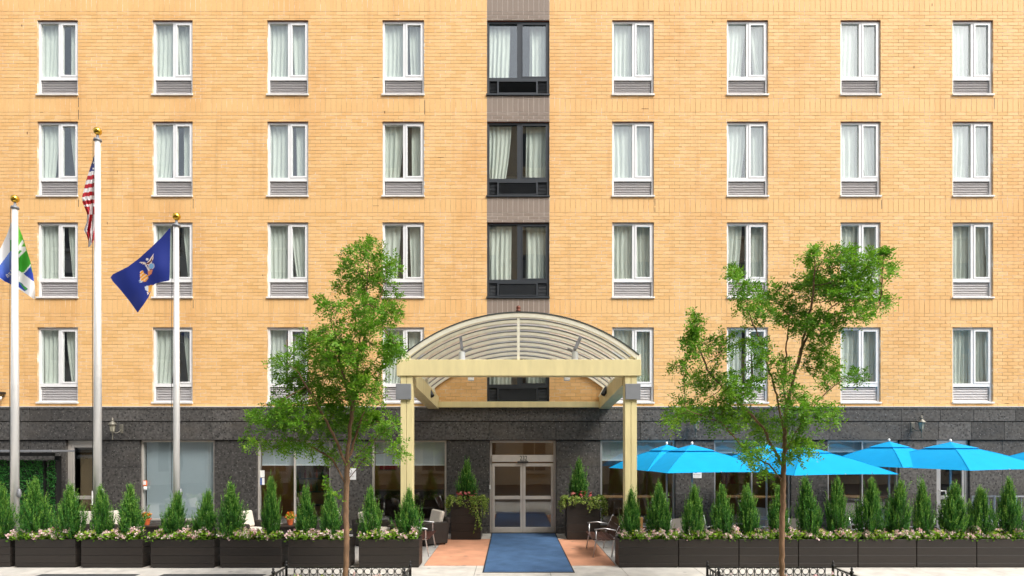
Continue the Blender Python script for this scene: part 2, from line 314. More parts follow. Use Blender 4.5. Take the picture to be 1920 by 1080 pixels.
# ------------------------------------------------------------------ the setting: ground, road, pavement
PADX0, PADX1 = -1.9, 2.24
tag(MB().box(-400, 400, -400, 400, -.5, -.16).build('ground', 'asphalt'), None, kind='structure')
tag(MB().box(-60, 60, -22.5, -9.6, -.159, -.12).build('road', 'asphalt'), None, kind='structure')
tag(MB().box(-60, 60, -9.6, -9.3, -.155, -.004).build('kerb', 'kerb', bevel=.01), None, kind='structure')
pave = tag(MB().box(-60, 60, -9.299, -4.54, -.155, -.012).build('pavement', 'joint'), None, kind='structure')
pits = [(-4.05, -1.70, -8.5, -6.80), (3.33, 5.70, -8.5, -6.80)]
nx = 0
for ix in range(-11, 12):
    for iy in range(3):
        x0, x1 = ix*1.53+.78, ix*1.53+1.53+.78-.012; y1 = -4.545-iy*1.585; y0 = y1-1.573
        me = MB().box(x0, x1, y0, y1, -.0118, 0).mesh('slab', 'concrete'); link('slab', me, pave)
terr = tag(MB().box(-60, 60, -4.539, 1.0, -.155, -.012).build('terrace_ground', 'joint'), None, kind='structure')
for side, (a, b) in (('l', (-17.2, PADX0)), ('r', (PADX1, 17.2))):
    nxs = int(round((b-a)/1.53)); w = (b-a)/nxs
    for i in range(nxs):
        for iy in range(3):
            y1 = 0.03-iy*1.53; link('slab', MB().box(a+i*w+.006, a+(i+1)*w-.006, y1-1.515, y1, -.0118, 0).mesh('slab', 'patio'), terr)
tag(MB().box(PADX0+.008, PADX1-.008, -4.53, -.95, -.0118, .001).build('entrance_pad', 'terracotta'), None, kind='structure')
tag(MB().box(PADX0+.008, PADX1-.008, -.94, .03, -.0118, .012).build('doorstep_path', 'concrete'), None, kind='structure')
for i, (a, b) in enumerate(((80, 264), (308, 500))):
    x0, x1 = PX(a, -5.36), PX(b, -5.36)
    tag(MB().box(x0, x1, -7.2, -5.37, -.01, .004).build('cellar_hatch', 'steel_plate', bevel=.003),
        ['dark metal hatch plate in the pavement nearest the flagpoles', 'dark metal hatch plate in the pavement beside the tree pit'][i], 'hatch plate', 'dark hatch plates in the pavement')
for x0, x1, y0, y1 in pits:
    tag(MB().box(x0+.03, x1-.03, y0, y1-.03, .002, .03).build('pit_soil', 'soil'), None, kind='structure')

# ------------------------------------------------------------------ hotel building
hotel = thing('hotel_building', 'yellow brick hotel facade with dark stone base and a central strip of black windows', 'building')
S = 64.0
WX0, WX1, WZ0, WZ1 = -17.2, 17.2, PZ(763), 17.3
cols = [(70, 146), (286, 361), (501, 578), (717, 795), (913, 1030), (1148, 1226), (1363, 1440), (1576, 1651), (1786, 1862)]
rows = [(38, 180), (228, 370), (417, 560), (614, 757)]
openings = []
for ci, (a, b) in enumerate(cols):
    for ri, (t, bt) in enumerate(rows): openings.append((PX(a), PX(b), PZ(bt), PZ(t), ci, ri))
def subtract(rect, holes):
    out = [rect]
    for h in holes:
        nxt = []
        for (x0, x1, z0, z1) in out:
            if h[0] >= x1-1e-6 or h[1] <= x0+1e-6 or h[2] >= z1-1e-6 or h[3] <= z0+1e-6: nxt.append((x0, x1, z0, z1)); continue
            if h[2] > z0: nxt.append((x0, x1, z0, h[2]))
            if h[3] < z1: nxt.append((x0, x1, h[3], z1))
            zz0, zz1 = max(z0, h[2]), min(z1, h[3])
            if h[0] > x0: nxt.append((x0, h[0], zz0, zz1))
            if h[1] < x1: nxt.append((h[1], x1, zz0, zz1))
        out = [r for r in nxt if r[1]-r[0] > .012 and r[3]-r[2] > .012]
    return out
# backing wall with real window holes (mortar colour)
BX0, BX1 = PX(913), PX(1030)
mb = MB(); zs = sorted({WZ0-.02, WZ1} | {o[2] for o in openings} | {o[3] for o in openings})
for z0, z1 in zip(zs[:-1], zs[1:]):
    for (x0, x1, a, b) in subtract((WX0, WX1, z0, z1), [o for o in openings if o[2] < z1-1e-6 and o[3] > z0+1e-6] + [(BX0, BX1, WZ0-.02, WZ1)]): mb.box(x0, x1, 0, .22, a, b)
mb.build('wall', 'mortar', hotel)
mb = MB()
for (x0, x1, a, b) in subtract((BX0+.001, BX1-.001, WZ0-.02, WZ1), [o for o in openings if o[4] == 4]): mb.box(x0, x1, 0, .22, a, b)
mb.build('wall_strip', 'brown_mortar', hotel)
H = 6.5/S; L = .305; J = .012; PROUD = .0035
def cell_bricks(zone):
    """rectangles of every brick; zone 0 = yellow wall, 1 = brown strip"""
    out = []; n = int((WZ1-WZ0)/H)
    sold = set(); 
    for b0 in (114, 85, 56, 27): sold.update(range(b0, b0+4))
    k = 0
    xa, xb = (WX0, WX1) if zone == 0 else (BX0, BX1)
    near = [o for o in openings] + ([(BX0, BX1, WZ0-1, WZ1+1)] if zone == 0 else [])
    while k < n:
        z0 = WZ0+k*H
        if k in sold: hh, ll, off = 4*H, .1525, 0.; k += 4
        else: hh, ll, off = H, L, (k % 2)*L/2; k += 1
        z1 = z0+hh; hol = [o for o in near if o[2] < z1 and o[3] > z0]
        x = xa-off
        while x < xb:
            r = (max(x, xa)+J/2, min(x+ll, xb)-J/2, z0+J/2, z1-J/2)
            if r[1]-r[0] > .02:
                for q in (subtract(r, [(h[0]-.003, h[1]+.003, h[2]-.003, h[3]+.003) for h in hol if h[0] < r[1] and h[1] > r[0]]) if hol else [r]): out.append((q, abs((q[1]-q[0])-(L-J)) < 1e-4 and abs((q[3]-q[2])-(H-J)) < 1e-4))
            x += ll
    return out
def brick_field(name, rects, m):
    r = np.array(rects); k = len(r); x0, x1, z0, z1 = r.T
    yf = -PROUD - rng.uniform(0, .002, k); c = .0012
    V = np.zeros((k, 8, 3))
    for i, (xx, zz, f) in enumerate(((x0, z0, 0), (x1, z0, 0), (x1, z1, 0), (x0, z1, 0), (x0+c, z0+c, 1), (x1-c, z0+c, 1), (x1-c, z1-c, 1), (x0+c, z1-c, 1))):
        V[:, i, 0] = xx; V[:, i, 2] = zz; V[:, i, 1] = yf if f else .0005
    q = np.array([(4, 5, 6, 7), (0, 1, 5, 4), (1, 2, 6, 5), (2, 3, 7, 6), (3, 0, 4, 7)])
    idx = (np.arange(k)[:, None, None]*8+q[None]).reshape(-1)
    me = bpy.data.meshes.new(name); me.vertices.add(k*8); me.vertices.foreach_set('co', V.astype(np.float32).ravel())
    me.loops.add(len(idx)); me.loops.foreach_set('vertex_index', idx.astype(np.int32))
    me.polygons.add(k*5); me.polygons.foreach_set('loop_start', np.arange(0, k*20, 4, dtype=np.int32)); me.materials.append(MATS[m])
    a = me.attributes.new('tone', 'FLOAT', 'FACE'); a.data.foreach_set('value', np.repeat(np.where(z1-z0 > .2, rng.uniform(.3, .6, k), rng.uniform(0, 1, k)), 5).astype(np.float32))
    me.update(calc_edges=True); me.shade_flat(); o = link(name, me, hotel); o['kind'] = 'stuff'; return o
yb = cell_bricks(0)
full = sorted([i for i, (q, ok) in enumerate(yb) if ok], key=lambda i: ((yb[i][0][0]+yb[i][0][1])/2-0)**2+((yb[i][0][2])-EYE)**2)[:0]
cand = [i for i, (q, ok) in enumerate(yb) if ok and not (PX(745) < (q[0]+q[1])/2 < PX(1200) and q[2] < PZ(583)) and not (PX(560) < (q[0]+q[1])/2 < PX(795))]
full = set(sorted(cand, key=lambda i: ((yb[i][0][0]+yb[i][0][1])/2)**2+(yb[i][0][2]-EYE)**2)[:295])
brick_field('bricks', [q for i, (q, ok) in enumerate(yb) if i not in full], 'brick')
brick_field('brown_bricks', [q for q, ok in cell_bricks(1)], 'brown_brick')
one = MB(); w, h, c = (L-J)/2, (H-J)/2, .0012
one.v = [(-w, .0005, -h), (w, .0005, -h), (w, .0005, h), (-w, .0005, h), (-w+c, -PROUD, -h+c), (w-c, -PROUD, -h+c), (w-c, -PROUD, h-c), (-w+c, -PROUD, h-c)]
one.f = [(4, 5, 6, 7), (0, 1, 5, 4), (1, 2, 6, 5), (2, 3, 7, 6), (3, 0, 4, 7)]; one.t = [0]*5
ome = one.mesh('brick', 'brick_one')
for i in full:
    q = yb[i][0]; link('brick', ome, hotel, ((q[0]+q[1])/2, -float(rng.uniform(0, .002)), (q[2]+q[3])/2))

# worn spots: open expansion joints beside the window columns and chipped or missing bits of joint
r_ = random.Random(12)
def gap(px, py0, py1, w=.012): MB().box(PX(px)-w/2, PX(px)+w/2, -.0085, .001, PZ(py1), PZ(py0)).build('joint_gap', 'dark_line', hotel)
for px, a, b in ((147.5, 183, 201), (147.5, 206, 224), (1228, 373, 386), (1228, 389, 398), (362.5, 563, 578), (1653, 375, 392), (796.5, 188, 214), (1864, 184, 205), (147.5, 374, 388), (362.5, 373, 391)): gap(px, a, b)
for k in range(46):
    px, py = r_.uniform(5, 1915), r_.uniform(5, 755)
    if any(a-6 < px < b+6 and t-6 < py < bt+6 for a, b in cols for t, bt in rows) or 905 < px < 1036: continue
    zc = WZ0+round((PZ(py)-WZ0)/H)*H; ln = r_.uniform(.02, .22) if k % 2 else r_.uniform(.01, .025); hh = .007 if k % 2 else r_.uniform(.02, .09)
    MB().box(PX(px), PX(px)+ln, -.0085, .001, zc-hh/2, zc+hh/2).build('chipped_joint', 'chip', hotel)

# --- upper windows
GY = .10
def curtain(x0, x1, z0, z1, y, tuck, seed, side):
    """pleated curtain; tuck > 0 draws its free edge back towards the foot"""
    r = random.Random(seed); n = max(14, int((x1-x0)*70)); ph = [r.uniform(0, 6.3) for _ in range(4)]; fr = r.uniform(38, 52)
    def fn(u, v):
        w = x1-x0; sh = tuck*w*(max(0, 1-v)**1.4)
        x = x0+u*(w-sh) if side < 0 else x1-(1-u)*(w-sh)
        a = (.014+.016*(1-v))*(1+.4*math.sin(ph[3]+9*u))
        return (x+.006*math.sin(4*v+ph[2]), y+a*math.sin(fr*w*u+ph[0]+.5*math.sin(3*v+ph[1]))+.006*math.sin(13*u+5*v), z0+v*(z1-z0))
    return MB().grid(n, 10, fn).mesh('curtain', 'curtain', smooth=True)
WMESH = {}
def window(ci, ri, x0, x1, z0, z1):
    dark = ci == 4; W = x1-x0; Hh = z1-z0; key = (round(W, 3), round(Hh, 3), dark)
    fm = 'dark_frame' if dark else 'white_frame'
    gz0 = z0+Hh*(.255 if dark else .268)          # bottom of the glass
    sz = z0+.055                                   # top of the sill
    fw = .055 if not dark else .07
    xm = x0+W*.52; mw = .075 if not dark else .13
    f = MB()                                       # outer frame, mullion and rail
    f.box(x0+.003, x0+fw, .05, .17, sz, z1-.004).box(x1-fw, x1-.003, .05, .17, sz, z1-.004).box(x0+fw, x1-fw, .05, .17, z1-.06, z1-.004)
    f.box(x0+fw, x1-fw, .05, .17, gz0-.10, gz0).box(xm-mw/2, xm+mw/2, .055, .17, gz0, z1-.06).box(x0+fw, x1-fw, .06, .17, sz, sz+.03)
    o = f.build('window', fm, hotel)
    s = MB(); sx0, sx1, sz0, sz1 = xm+mw/2, x1-fw, gz0, z1-.06; t = .05
    if not dark: s.box(sx0+.002, sx0+t, .04, .12, sz0+.002, sz1-.002).box(sx1-t, sx1-.002, .04, .12, sz0+.002, sz1-.002).box(sx0+t, sx1-t, .04, .12, sz0+.002, sz0+t).box(sx0+t, sx1-t, .04, .12, sz1-t, sz1-.002)
    else: s.box(sx0+.002, sx0+.03, .045, .12, sz0+.002, sz1-.002).box(sx1-.03, sx1-.002, .045, .12, sz0+.002, sz1-.002).box(sx0+.03, sx1-.03, .045, .12, sz0+.002, sz0+.035).box(sx0+.03, sx1-.03, .045, .12, sz1-.035, sz1-.002)
    s.build('sash', fm, o); tt = t if not dark else .03
    MB().box(x0+fw, xm-mw/2, GY, GY+.006, gz0, z1-.06).build('pane', 'window_glass', o)
    MB().box(sx0+tt, sx1-tt, GY-.02, GY-.014, sz0+tt, sz1-tt).build('pane', 'window_glass', o)
    MB().box(x0-.02, x1+.02 if not dark else x1+.01, -.045, .17, z0+.004, sz-.002).build('sill', 'sill' if not dark else 'dark_frame', o, bevel=.004)
    MB().box(x0+.002, x1-.002, .012, .2, z1-.0035, z1-.0005).build('lintel', 'lintel', o)  # thin plate painting the shadow line along the top of the reveal
    def grille(a, b, za, zb, m, n, y=.075):
        g = MB(); g.box(a, b, y+.05, y+.06, za, zb); hh = (zb-za)/n
        for k in range(n):
            z = za+k*hh
            g.quad((a, y, z+.12*hh), (b, y, z+.12*hh), (b, y+.035, z+.92*hh), (a, y+.035, z+.92*hh)); g.quad((a, y+.035, z+.02*hh), (b, y+.035, z+.02*hh), (b, y, z+.12*hh), (a, y, z+.12*hh))
        g.build('grille', m, o)
    if not dark:
        grille(x0+fw+.02, x1-fw-.02, sz+.035, gz0-.115, 'grille', 8)
    else:
        a, b = x0+W*.18, x0+W*.80
        grille(x0+fw, a-.03, sz+.035, gz0-.11, 'dark_grille', 9); grille(b+.03, x1-fw, sz+.035, gz0-.11, 'dark_grille', 9); grille(a+.02, b-.02, sz+.06, gz0-.13, 'dark_grille', 12, .03)
        p = MB(); za, zb = sz+.032, gz0-.10
        p.box(a-.03, a+.02, .02, .1, za, zb).box(b-.02, b+.03, .02, .1, za, zb).box(a+.02, b-.02, .02, .1, za, za+.028).box(a+.02, b-.02, .02, .1, zb-.03, zb); p.build('unit_frame', 'dark_frame', o)
    r = random.Random(ci*31+ri*7+5); y = .195
    la = r.choice([.50, .50, .49, .40, .48]); ra = r.choice([.44, .40, .30, .46, .36])
    if dark: la, ra = (.36, .30) if ri == 0 else (.38, .36)
    link('curtain', curtain(x0+.02, x0+.02+W*la, gz0-.05, z1-.01, y, r.choice([0, .05, .25]), ci*100+ri, -1), o)
    link('curtain', curtain(x1-.02-W*ra, x1-.02, gz0-.05, z1-.01, y+.03, r.choice([0, .1, .35]), ci*100+ri+50, 1), o)
    return o
for (x0, x1, z0, z1, ci, ri) in openings: window(ci, ri, x0, x1, z0, z1)

# rooms behind the upper windows: party walls, floors and a back wall, so that the panes look into real dim rooms
mb = MB(); mb.box(WX0, WX1, 3.6, 3.8, 3.3, WZ1).box(WX0, WX0+.2, .23, 3.6, 3.3, WZ1).box(WX1-.2, WX1, .23, 3.6, 3.3, WZ1)
for (a, b), (c, d) in zip(cols[:-1], cols[1:]): mb.box(PX((b+c)/2)-.08, PX((b+c)/2)+.08, .23, 3.59, 3.72, WZ1-.01)
mb.build('room_wall', 'room_wall', hotel)
mb = MB()
for py in (763, 590, 399, 210, 25): mb.box(WX0+.21, WX1-.21, .24, 3.58, PZ(py)-.22, PZ(py))
mb.box(WX0-.001, WX1+.001, -.05, 4, WZ1, WZ1+.2); mb.build('room_floor', 'room_floor', hotel)

# --- dark stone base
ZT, ZB, ZP = PZ(768), PZ(790), PZ(825)
MB().box(WX0, WX1, -.10, .2, PZ(763)-.012, PZ(763)+.012).build('ledge_flashing', 'flashing', hotel)
def slab(x0, x1, z0, z1, y, th=.1, name='stone_panel'):
    MB().box(x0+.003, x1-.003, y, y+th, z0+.003, z1-.003).build(name, 'stone', hotel, bevel=.004)
x = WX0; r = random.Random(3)
MB().box(WX0, WX1, -.085, .2, ZT+.001, PZ(763)-.013).build('stone_coping', 'stone', hotel)
cuts_top = [WX0]+[PX(p) for p in (-20, 59, 118, 180, 262, 400, 437, 540, 660, 745, 917, 1042, 1120, 1190, 1330, 1450, 1560, 1687, 1760, 1822, 1900)]+[WX1]
for a, b in zip(cuts_top[:-1], cuts_top[1:]): slab(a, b, ZB, ZT, -.075)
cuts_mid = [WX0]+[PX(p) for p in (-60, 57, 119, 188, 255, 401, 436, 478, 560, 640, 700, 836, 917, 985, 1042, 1124, 1200, 1266, 1338, 1484, 1552, 1687, 1757, 1818, 1880)]+[WX1]
for a, b in zip(cuts_mid[:-1], cuts_mid[1:]): slab(a, b, ZP, ZB-.012, -.06)
# piers between the ground floor openings
gopen = [(124, 190, 'door'), (263, 402, 'window'), (482, 620, 'window'), (697, 837, 'window'), (918, 1043, 'entrance'), (1126, 1266, 'window'), (1339, 1483, 'window'), (1552, 1686, 'window'), (1756, 1818, 'door')]
edges = [WX0]+[v for a, b, k in gopen for v in (PX(a), PX(b))]+[WX1]
for i in range(0, len(edges), 2):
    a, b = edges[i], edges[i+1]; n = max(1, int(round((b-a)/1.05)))
    for k in range(n):
        xa, xb = a+(b-a)*k/n, a+(b-a)*(k+1)/n
        for z0, z1 in ((.23, .95), (.95, 1.95), (1.95, ZP-.012)) if i % 4 else ((.23, 1.2), (1.2, ZP-.012)): slab(xa, xb, z0, z1, -.012)
        slab(xa, xb, .02, .22, -.03)
    MB().box(a+.004, b-.004, .09, .24, -.02, ZP).build('stone_backing', 'stone_back', hotel)
MB().box(WX0, WX1, .045, .24, ZP-.01, PZ(763)-.02).build('stone_lintel', 'stone_back', hotel)

# ground floor rooms
mb = MB(); mb.box(WX0, WX1, 5.0, 5.2, 0, 3.4).box(WX0, WX0+.2, .25, 5, 0, 3.4).box(WX1-.2, WX1, .25, 5, 0, 3.4)
for p in (225, 440, 875, 1085, 1720): mb.box(PX(p)-.1, PX(p)+.1, .25, 4.99, .01, 3.29)
mb.build('lobby_wall', 'lobby_wall', hotel)
MB().box(WX0, WX1, .25, 5, -.02, .01).build('lobby_floor', 'room_floor', hotel)
MB().box(WX0+.01, WX1-.01, .25, 5, 3.3, 3.42).build('lobby_ceiling', 'room_wall', hotel)
for px, yy in ((790, 1.6), (735, 3.0), (560, 2.2), (600, 3.6), (950, 2.2), (1010, 3.4), (1180, 2.5), (1420, 2.6), (1620, 2.6)):
    MB().lathe([(.09, 0), (.10, .02), (.10, .03)], 12, (PX(px, yy), yy, 3.268)).build('downlight', 'downlight', hotel)

def shop_window(a, b, band_py, bottom_py, panes=1, full_blind=False):
    x0, x1, z0, z1 = PX(a)+.004, PX(b)-.004, PZ(bottom_py), ZP-.014
    f = MB(); t = .05
    f.box(x0, x0+t, .05, .16, z0, z1).box(x1-t, x1, .05, .16, z0, z1).box(x0+t, x1-t, .05, .16, z1-.05, z1).box(x0+t, x1-t, .05, .16, z0, z0+.05)
    for k in range(1, panes): xm = x0+(x1-x0)*k/panes; f.box(xm-.02, xm+.02, .055, .15, z0+.05, z1-.05)
    o = f.build('window', 'champagne' if a < 900 else 'alu', hotel)
    for k in range(panes):
        w = (x1-x0-2*t)/panes; MB().box(x0+t+w*k+(.021 if k else 0), x0+t+w*(k+1)-(.021 if k < panes-1 else 0), .10, .108, z0+.05, z1-.05).build('pane', 'shop_glass', o)
    if band_py:
        zb = PZ(band_py, .2); MB().grid(12, 8, lambda u, v: (x0+.06+u*(x1-x0-.12), .2+.004*math.sin(7*u)+.003*math.sin(5*v), zb+v*(z1-.02-zb))).build('blind', 'blind', o, smooth=True)
        MB().box(x0+.06, x1-.06, .19, .215, zb-.03, zb).build('blind_rail', 'soft_white', o)
    MB().box(x0, x1, -.01, .2, .24, z0-.002).build('apron', 'dark_cab' if a > 1000 else 'stone', o)
    return o
wA = shop_window(263, 402, 972, 976)
wB = shop_window(482, 620, 871, 985, 2); wC = shop_window(697, 837, 871, 985, 2)
wD = shop_window(1126, 1266, 862, 985, 1); wE = shop_window(1339, 1483, 848, 985, 2); wF = shop_window(1552, 1686, 846, 985, 2)  # pale bands in wE and wF stand in for sky reflections
# papers and notices fixed on the glass
def decal(px0, px1, py0, py1, Y, m, name, parent=None): return MB().box(PX(px0, Y), PX(px1, Y), Y-.004, Y, PZ(py1, Y), PZ(py0, Y)).build(name, m, parent)
decal(486, 496, 882, 895, .098, 'soft_white', 'notice', wB); decal(486, 491, 896, 909, .098, 'blue_paper', 'notice', wB); decal(491.3, 496, 896, 909, .098, 'soft_white', 'notice', wB)

def glazed_door(x0, x1, z0, z1, Y, m, rail, hand, parent, name='door', bottom=.16):
    st = .075; f = MB()
    f.box(x0, x0+st, Y, Y+.05, z0, z1).box(x1-st, x1, Y, Y+.05, z0, z1).box(x0+st, x1-st, Y, Y+.05, z1-.10, z1).box(x0+st, x1-st, Y, Y+.05, z0, z0+bottom).box(x0+st, x1-st, Y, Y+.05, rail-.05, rail+.05)
    d = f.build(name, m, parent, bevel=.004)
    MB().box(x0+st, x1-st, Y+.02, Y+.028, z0+bottom, rail-.05).build('pane', 'shop_glass', d); MB().box(x0+st, x1-st, Y+.02, Y+.028, rail+.05, z1-.10).build('pane', 'shop_glass', d)
    if hand is not None:
        hx = x1-st/2 if hand > 0 else x0+st/2; s2 = -.14 if hand > 0 else .14
        MB().tube([(hx, Y, rail+.22), (hx, Y-.06, rail+.2), (hx+s2, Y-.06, rail+.2), (hx+s2, Y-.06, rail-.2), (hx, Y-.06, rail-.2), (hx, Y, rail-.22)], .016, 8).build('handle', 'soft_white', d)
    return d
# main entrance: two leaves, header with the number, transom
EX0, EX1 = PX(918)+.004, PX(1043)-.004; EY = .16
zh0, zh1 = PZ(866, EY), PZ(853, EY)
f = MB(); f.box(EX0, EX0+.06, EY, EY+.1, .015, ZP-.014).box(EX1-.06, EX1, EY, EY+.1, .015, ZP-.014).box(EX0+.06, EX1-.06, EY, EY+.1, ZP-.08, ZP-.014)
f.build('door_frame', 'champagne', hotel)
hd = MB().box(EX0+.06, EX1-.06, EY-.05, EY+.1, zh0, zh1).build('door_header', 'champagne', hotel, bevel=.006)
MB().box(EX0+.06, EX1-.06, EY+.04, EY+.05, zh1, ZP-.08).build('transom_pane', 'shop_glass', hotel)
MB().box((EX0+EX1)/2-.16, (EX0+EX1)/2+.16, EY-.11, EY-.051, zh0-.03, zh0+.02).build('door_sensor', 'black', hd, bevel=.01)
xm = (EX0+EX1)/2
glazed_door(EX0+.065, xm-.004, .02, zh0-.035, EY-.02, 'champagne', PZ(933, EY), None, hotel); glazed_door(xm+.004, EX1-.065, .02, zh0-.035, EY-.02, 'champagne', PZ(933, EY), None, hotel)
def text(name, body, size, loc, m, parent=None, mirror=False, sx=1., extr=.002):
    c = bpy.data.curves.new(name, 'FONT'); c.body = body; c.size = size; c.align_x = 'CENTER'; c.align_y = 'CENTER'; c.extrude = extr; c.materials.append(MATS[m])
    tmp = bpy.data.objects.new(name, c); COL.objects.link(tmp); bpy.context.view_layer.update()
    me = bpy.data.meshes.new_from_object(tmp.evaluated_get(bpy.context.evaluated_depsgraph_get())); bpy.data.objects.remove(tmp)
    if not me.materials: me.materials.append(MATS[m])
    o = bpy.data.objects.new(name, me); COL.objects.link(o); o.location = loc; o.rotation_euler = (R(90), 0, 0); o.scale = ((-1 if mirror else 1)*sx, 1, 1)
    if parent: o.parent = parent
    return o
text('house_number', '232', .20, (PX(981.5, EY), EY-.054, (zh0+zh1)/2), 'ink', hd, sx=.75)
decal(917.5, 920, 909, 917, -.015, 'soft_white', 'door_push_plate', hotel)
# side doors
def side_door(a, b, hand, mt):
    x0, x1 = PX(a)+.004, PX(b)-.004; z1 = ZP-.014
    f = MB(); f.box(x0, x0+.09, .06, .16, .015, z1).box(x1-.09, x1, .06, .16, .015, z1).box(x0+.09, x1-.09, .06, .16, z1-.10, z1); o = f.build('door_frame', mt, hotel)
    return glazed_door(x0+.093, x1-.093, .02, z1-.105, .07, mt, PZ(933, .07), hand, hotel)
dl = side_door(124, 190, 1, 'champagne'); dr = side_door(1756, 1818, -1, 'alu')
MB().box(PX(124)+.2, PX(190)-.2, .3, .31, .1, 2.7).build('door_blind', 'lobby_wall', dl)
text('door_lettering', 'express', .155, (PX(1786, .07), .085, PZ(876, .07)), 'grille', dr, mirror=True, sx=1.0, extr=.0005)  # reversed word as flat text just before the upper pane

# ------------------------------------------------------------------ lobby furnishings seen through the glass
def simple(name, label, cat, m, boxes, bevel=.005, group=None):
    b = MB()
    for q in boxes: b.box(*q)
    return tag(b.build(name, m, None, bevel=bevel), label, cat, group)
cx = PX(595, 1.6)
cab = thing('display_cabinet', 'wooden display cabinet with bottles seen through the window behind the tree', 'cabinet', (cx, 1.6, .01))
MB().box(-.75, -.65, -.2, .2, 0, 2.3).box(.65, .75, -.2, .2, 0, 2.3).box(-.65, .65, -.2, .2, 2.18, 2.3).box(-.65, .65, .15, .2, 0, 2.18).build('case', 'wood', cab)
for k in range(5): MB().box(-.645, .645, -.18, .148, .25+k*.42, .28+k*.42).build('shelf', 'dark_cab', cab)
for k in range(2, 5):
    for j in range(7):
        x = -.55+j*.18; z = .281+k*.42; tag(MB().lathe([(.035, 0), (.04, .02), (.04, .16), (.014, .21), (.014, .27)], 8, (cx+x, 1.58, .01+z)).build('bottle', ['orange', 'dark_cab', 'red_art', 'wood'][(k*3+j) % 4], smooth=True), 'small bottle standing on a shelf of the lobby display cabinet', 'bottle', 'bottles in the display cabinet')
simple('reception_counter', 'dark reception counter inside behind the entrance side window', 'counter', 'dark_cab', [(PX(700, 2.5), PX(830, 2.5), 2.3, 2.9, .01, 1.1)])
simple('red_picture', 'dark red picture hanging on the lobby wall beside the reception', 'picture', 'red_art', [(PX(712, 4.95), PX(745, 4.95), 4.94, 4.985, 1.7, 2.5)])
simple('bar_counter', 'long pale wooden bar counter inside the window beside the entrance', 'counter', 'wood', [(PX(1132, .5), PX(1262, .5), .36, .75, 1.02, 1.07)], group='window bar counters')
simple('bar_counter', 'long pale wooden bar counter inside the window behind the right tree', 'counter', 'wood', [(PX(1345, .5), PX(1478, .5), .36, .75, 1.02, 1.07)], group='window bar counters')
simple('bar_counter', 'long pale wooden bar counter inside the window by the glazed side door', 'counter', 'wood', [(PX(1558, .5), PX(1682, .5), .36, .75, 1.02, 1.07)], group='window bar counters')
simple('hanging_art', 'red and blue picture inside the window behind the right tree', 'picture', 'red_art', [(PX(1350, 2.6), PX(1385, 2.6), 2.58, 2.62, 1.3, 2.1)])

# ------------------------------------------------------------------ entrance canopy
YF, YR = -4.2, -.06
can = thing('entrance_canopy', 'cream steel entrance canopy with arched translucent roof above the blue carpet', 'canopy', (PX(972, YF), YF, 0))
def cl(o): o.matrix_parent_inverse = can.matrix_basis.inverted(); return o
def cb(name, m, boxes, bevel=.006):
    b = MB()
    for q in boxes: b.box(*q)
    return cl(b.build(name, m, can, bevel=bevel))
zb0, zb1 = PZ(706, YF), PZ(676, YF)
bx0, bx1 = PX(746, YF), PX(1199.5, YF)
cb('front_beam', 'cream', [(bx0, bx1, YF-.15, YF+.15, zb0, zb1)])
for k, (a, b) in enumerate(((753, 775), (1170, 1192))):
    x0, x1 = PX(a, YF), PX(b, YF)
    p = cb('post', 'cream', [(x0, (x0+x1)/2-.004, YF-.12, YF+.12, .002, zb0-.002), ((x0+x1)/2+.004, x1, YF-.12, YF+.12, .002, zb0-.002)], .004)
    q0, q1 = (PX(745, YF), PX(773, YF)) if k == 0 else (PX(1170, YF), PX(1198, YF))
    cl(MB().box(q0, q1, YF-.17, YF-.121, PZ(750, YF), PZ(721, YF)).build('post_box', 'zinc', can, bevel=.006))
zs0, zs1 = PZ(721, YF), PZ(767, YR)               # underside of the side beams, front and back
for s, (xi0, xi1) in ((-1, (PX(775, YF), PX(823, YR))), (1, (PX(1169, YF), PX(1123, YR)))):
    b = MB(); w = .30*s
    for (u0, u1) in ((0, .49), (.51, 1)):
        P0 = [(xi0+w*u0, YF+.151, zs0), (xi0+w*u1, YF+.151, zs0), (xi0+w*u1, YF+.151, zs0+.36), (xi0+w*u0, YF+.151, zs0+.36)]
        P1 = [(xi1+w*u0, YR, zs1), (xi1+w*u1, YR, zs1), (xi1+w*u1, YR, zs1+.36), (xi1+w*u0, YR, zs1+.36)]
        i = len(b.v); b.v += P0+P1
        for q in ((0, 1, 2, 3), (7, 6, 5, 4), (0, 4, 5, 1), (1, 5, 6, 2), (2, 6, 7, 3), (3, 7, 4, 0)): b.f.append(tuple(i+k for k in q)); b.t.append(0)
    cl(b.build('side_beam', 'cream', can))
cb('rear_beam', 'cream', [(PX(823, YR)+.001, PX(1123, YR)-.001, -.20, -.08, PZ(764, -.15), PZ(753, -.15))])
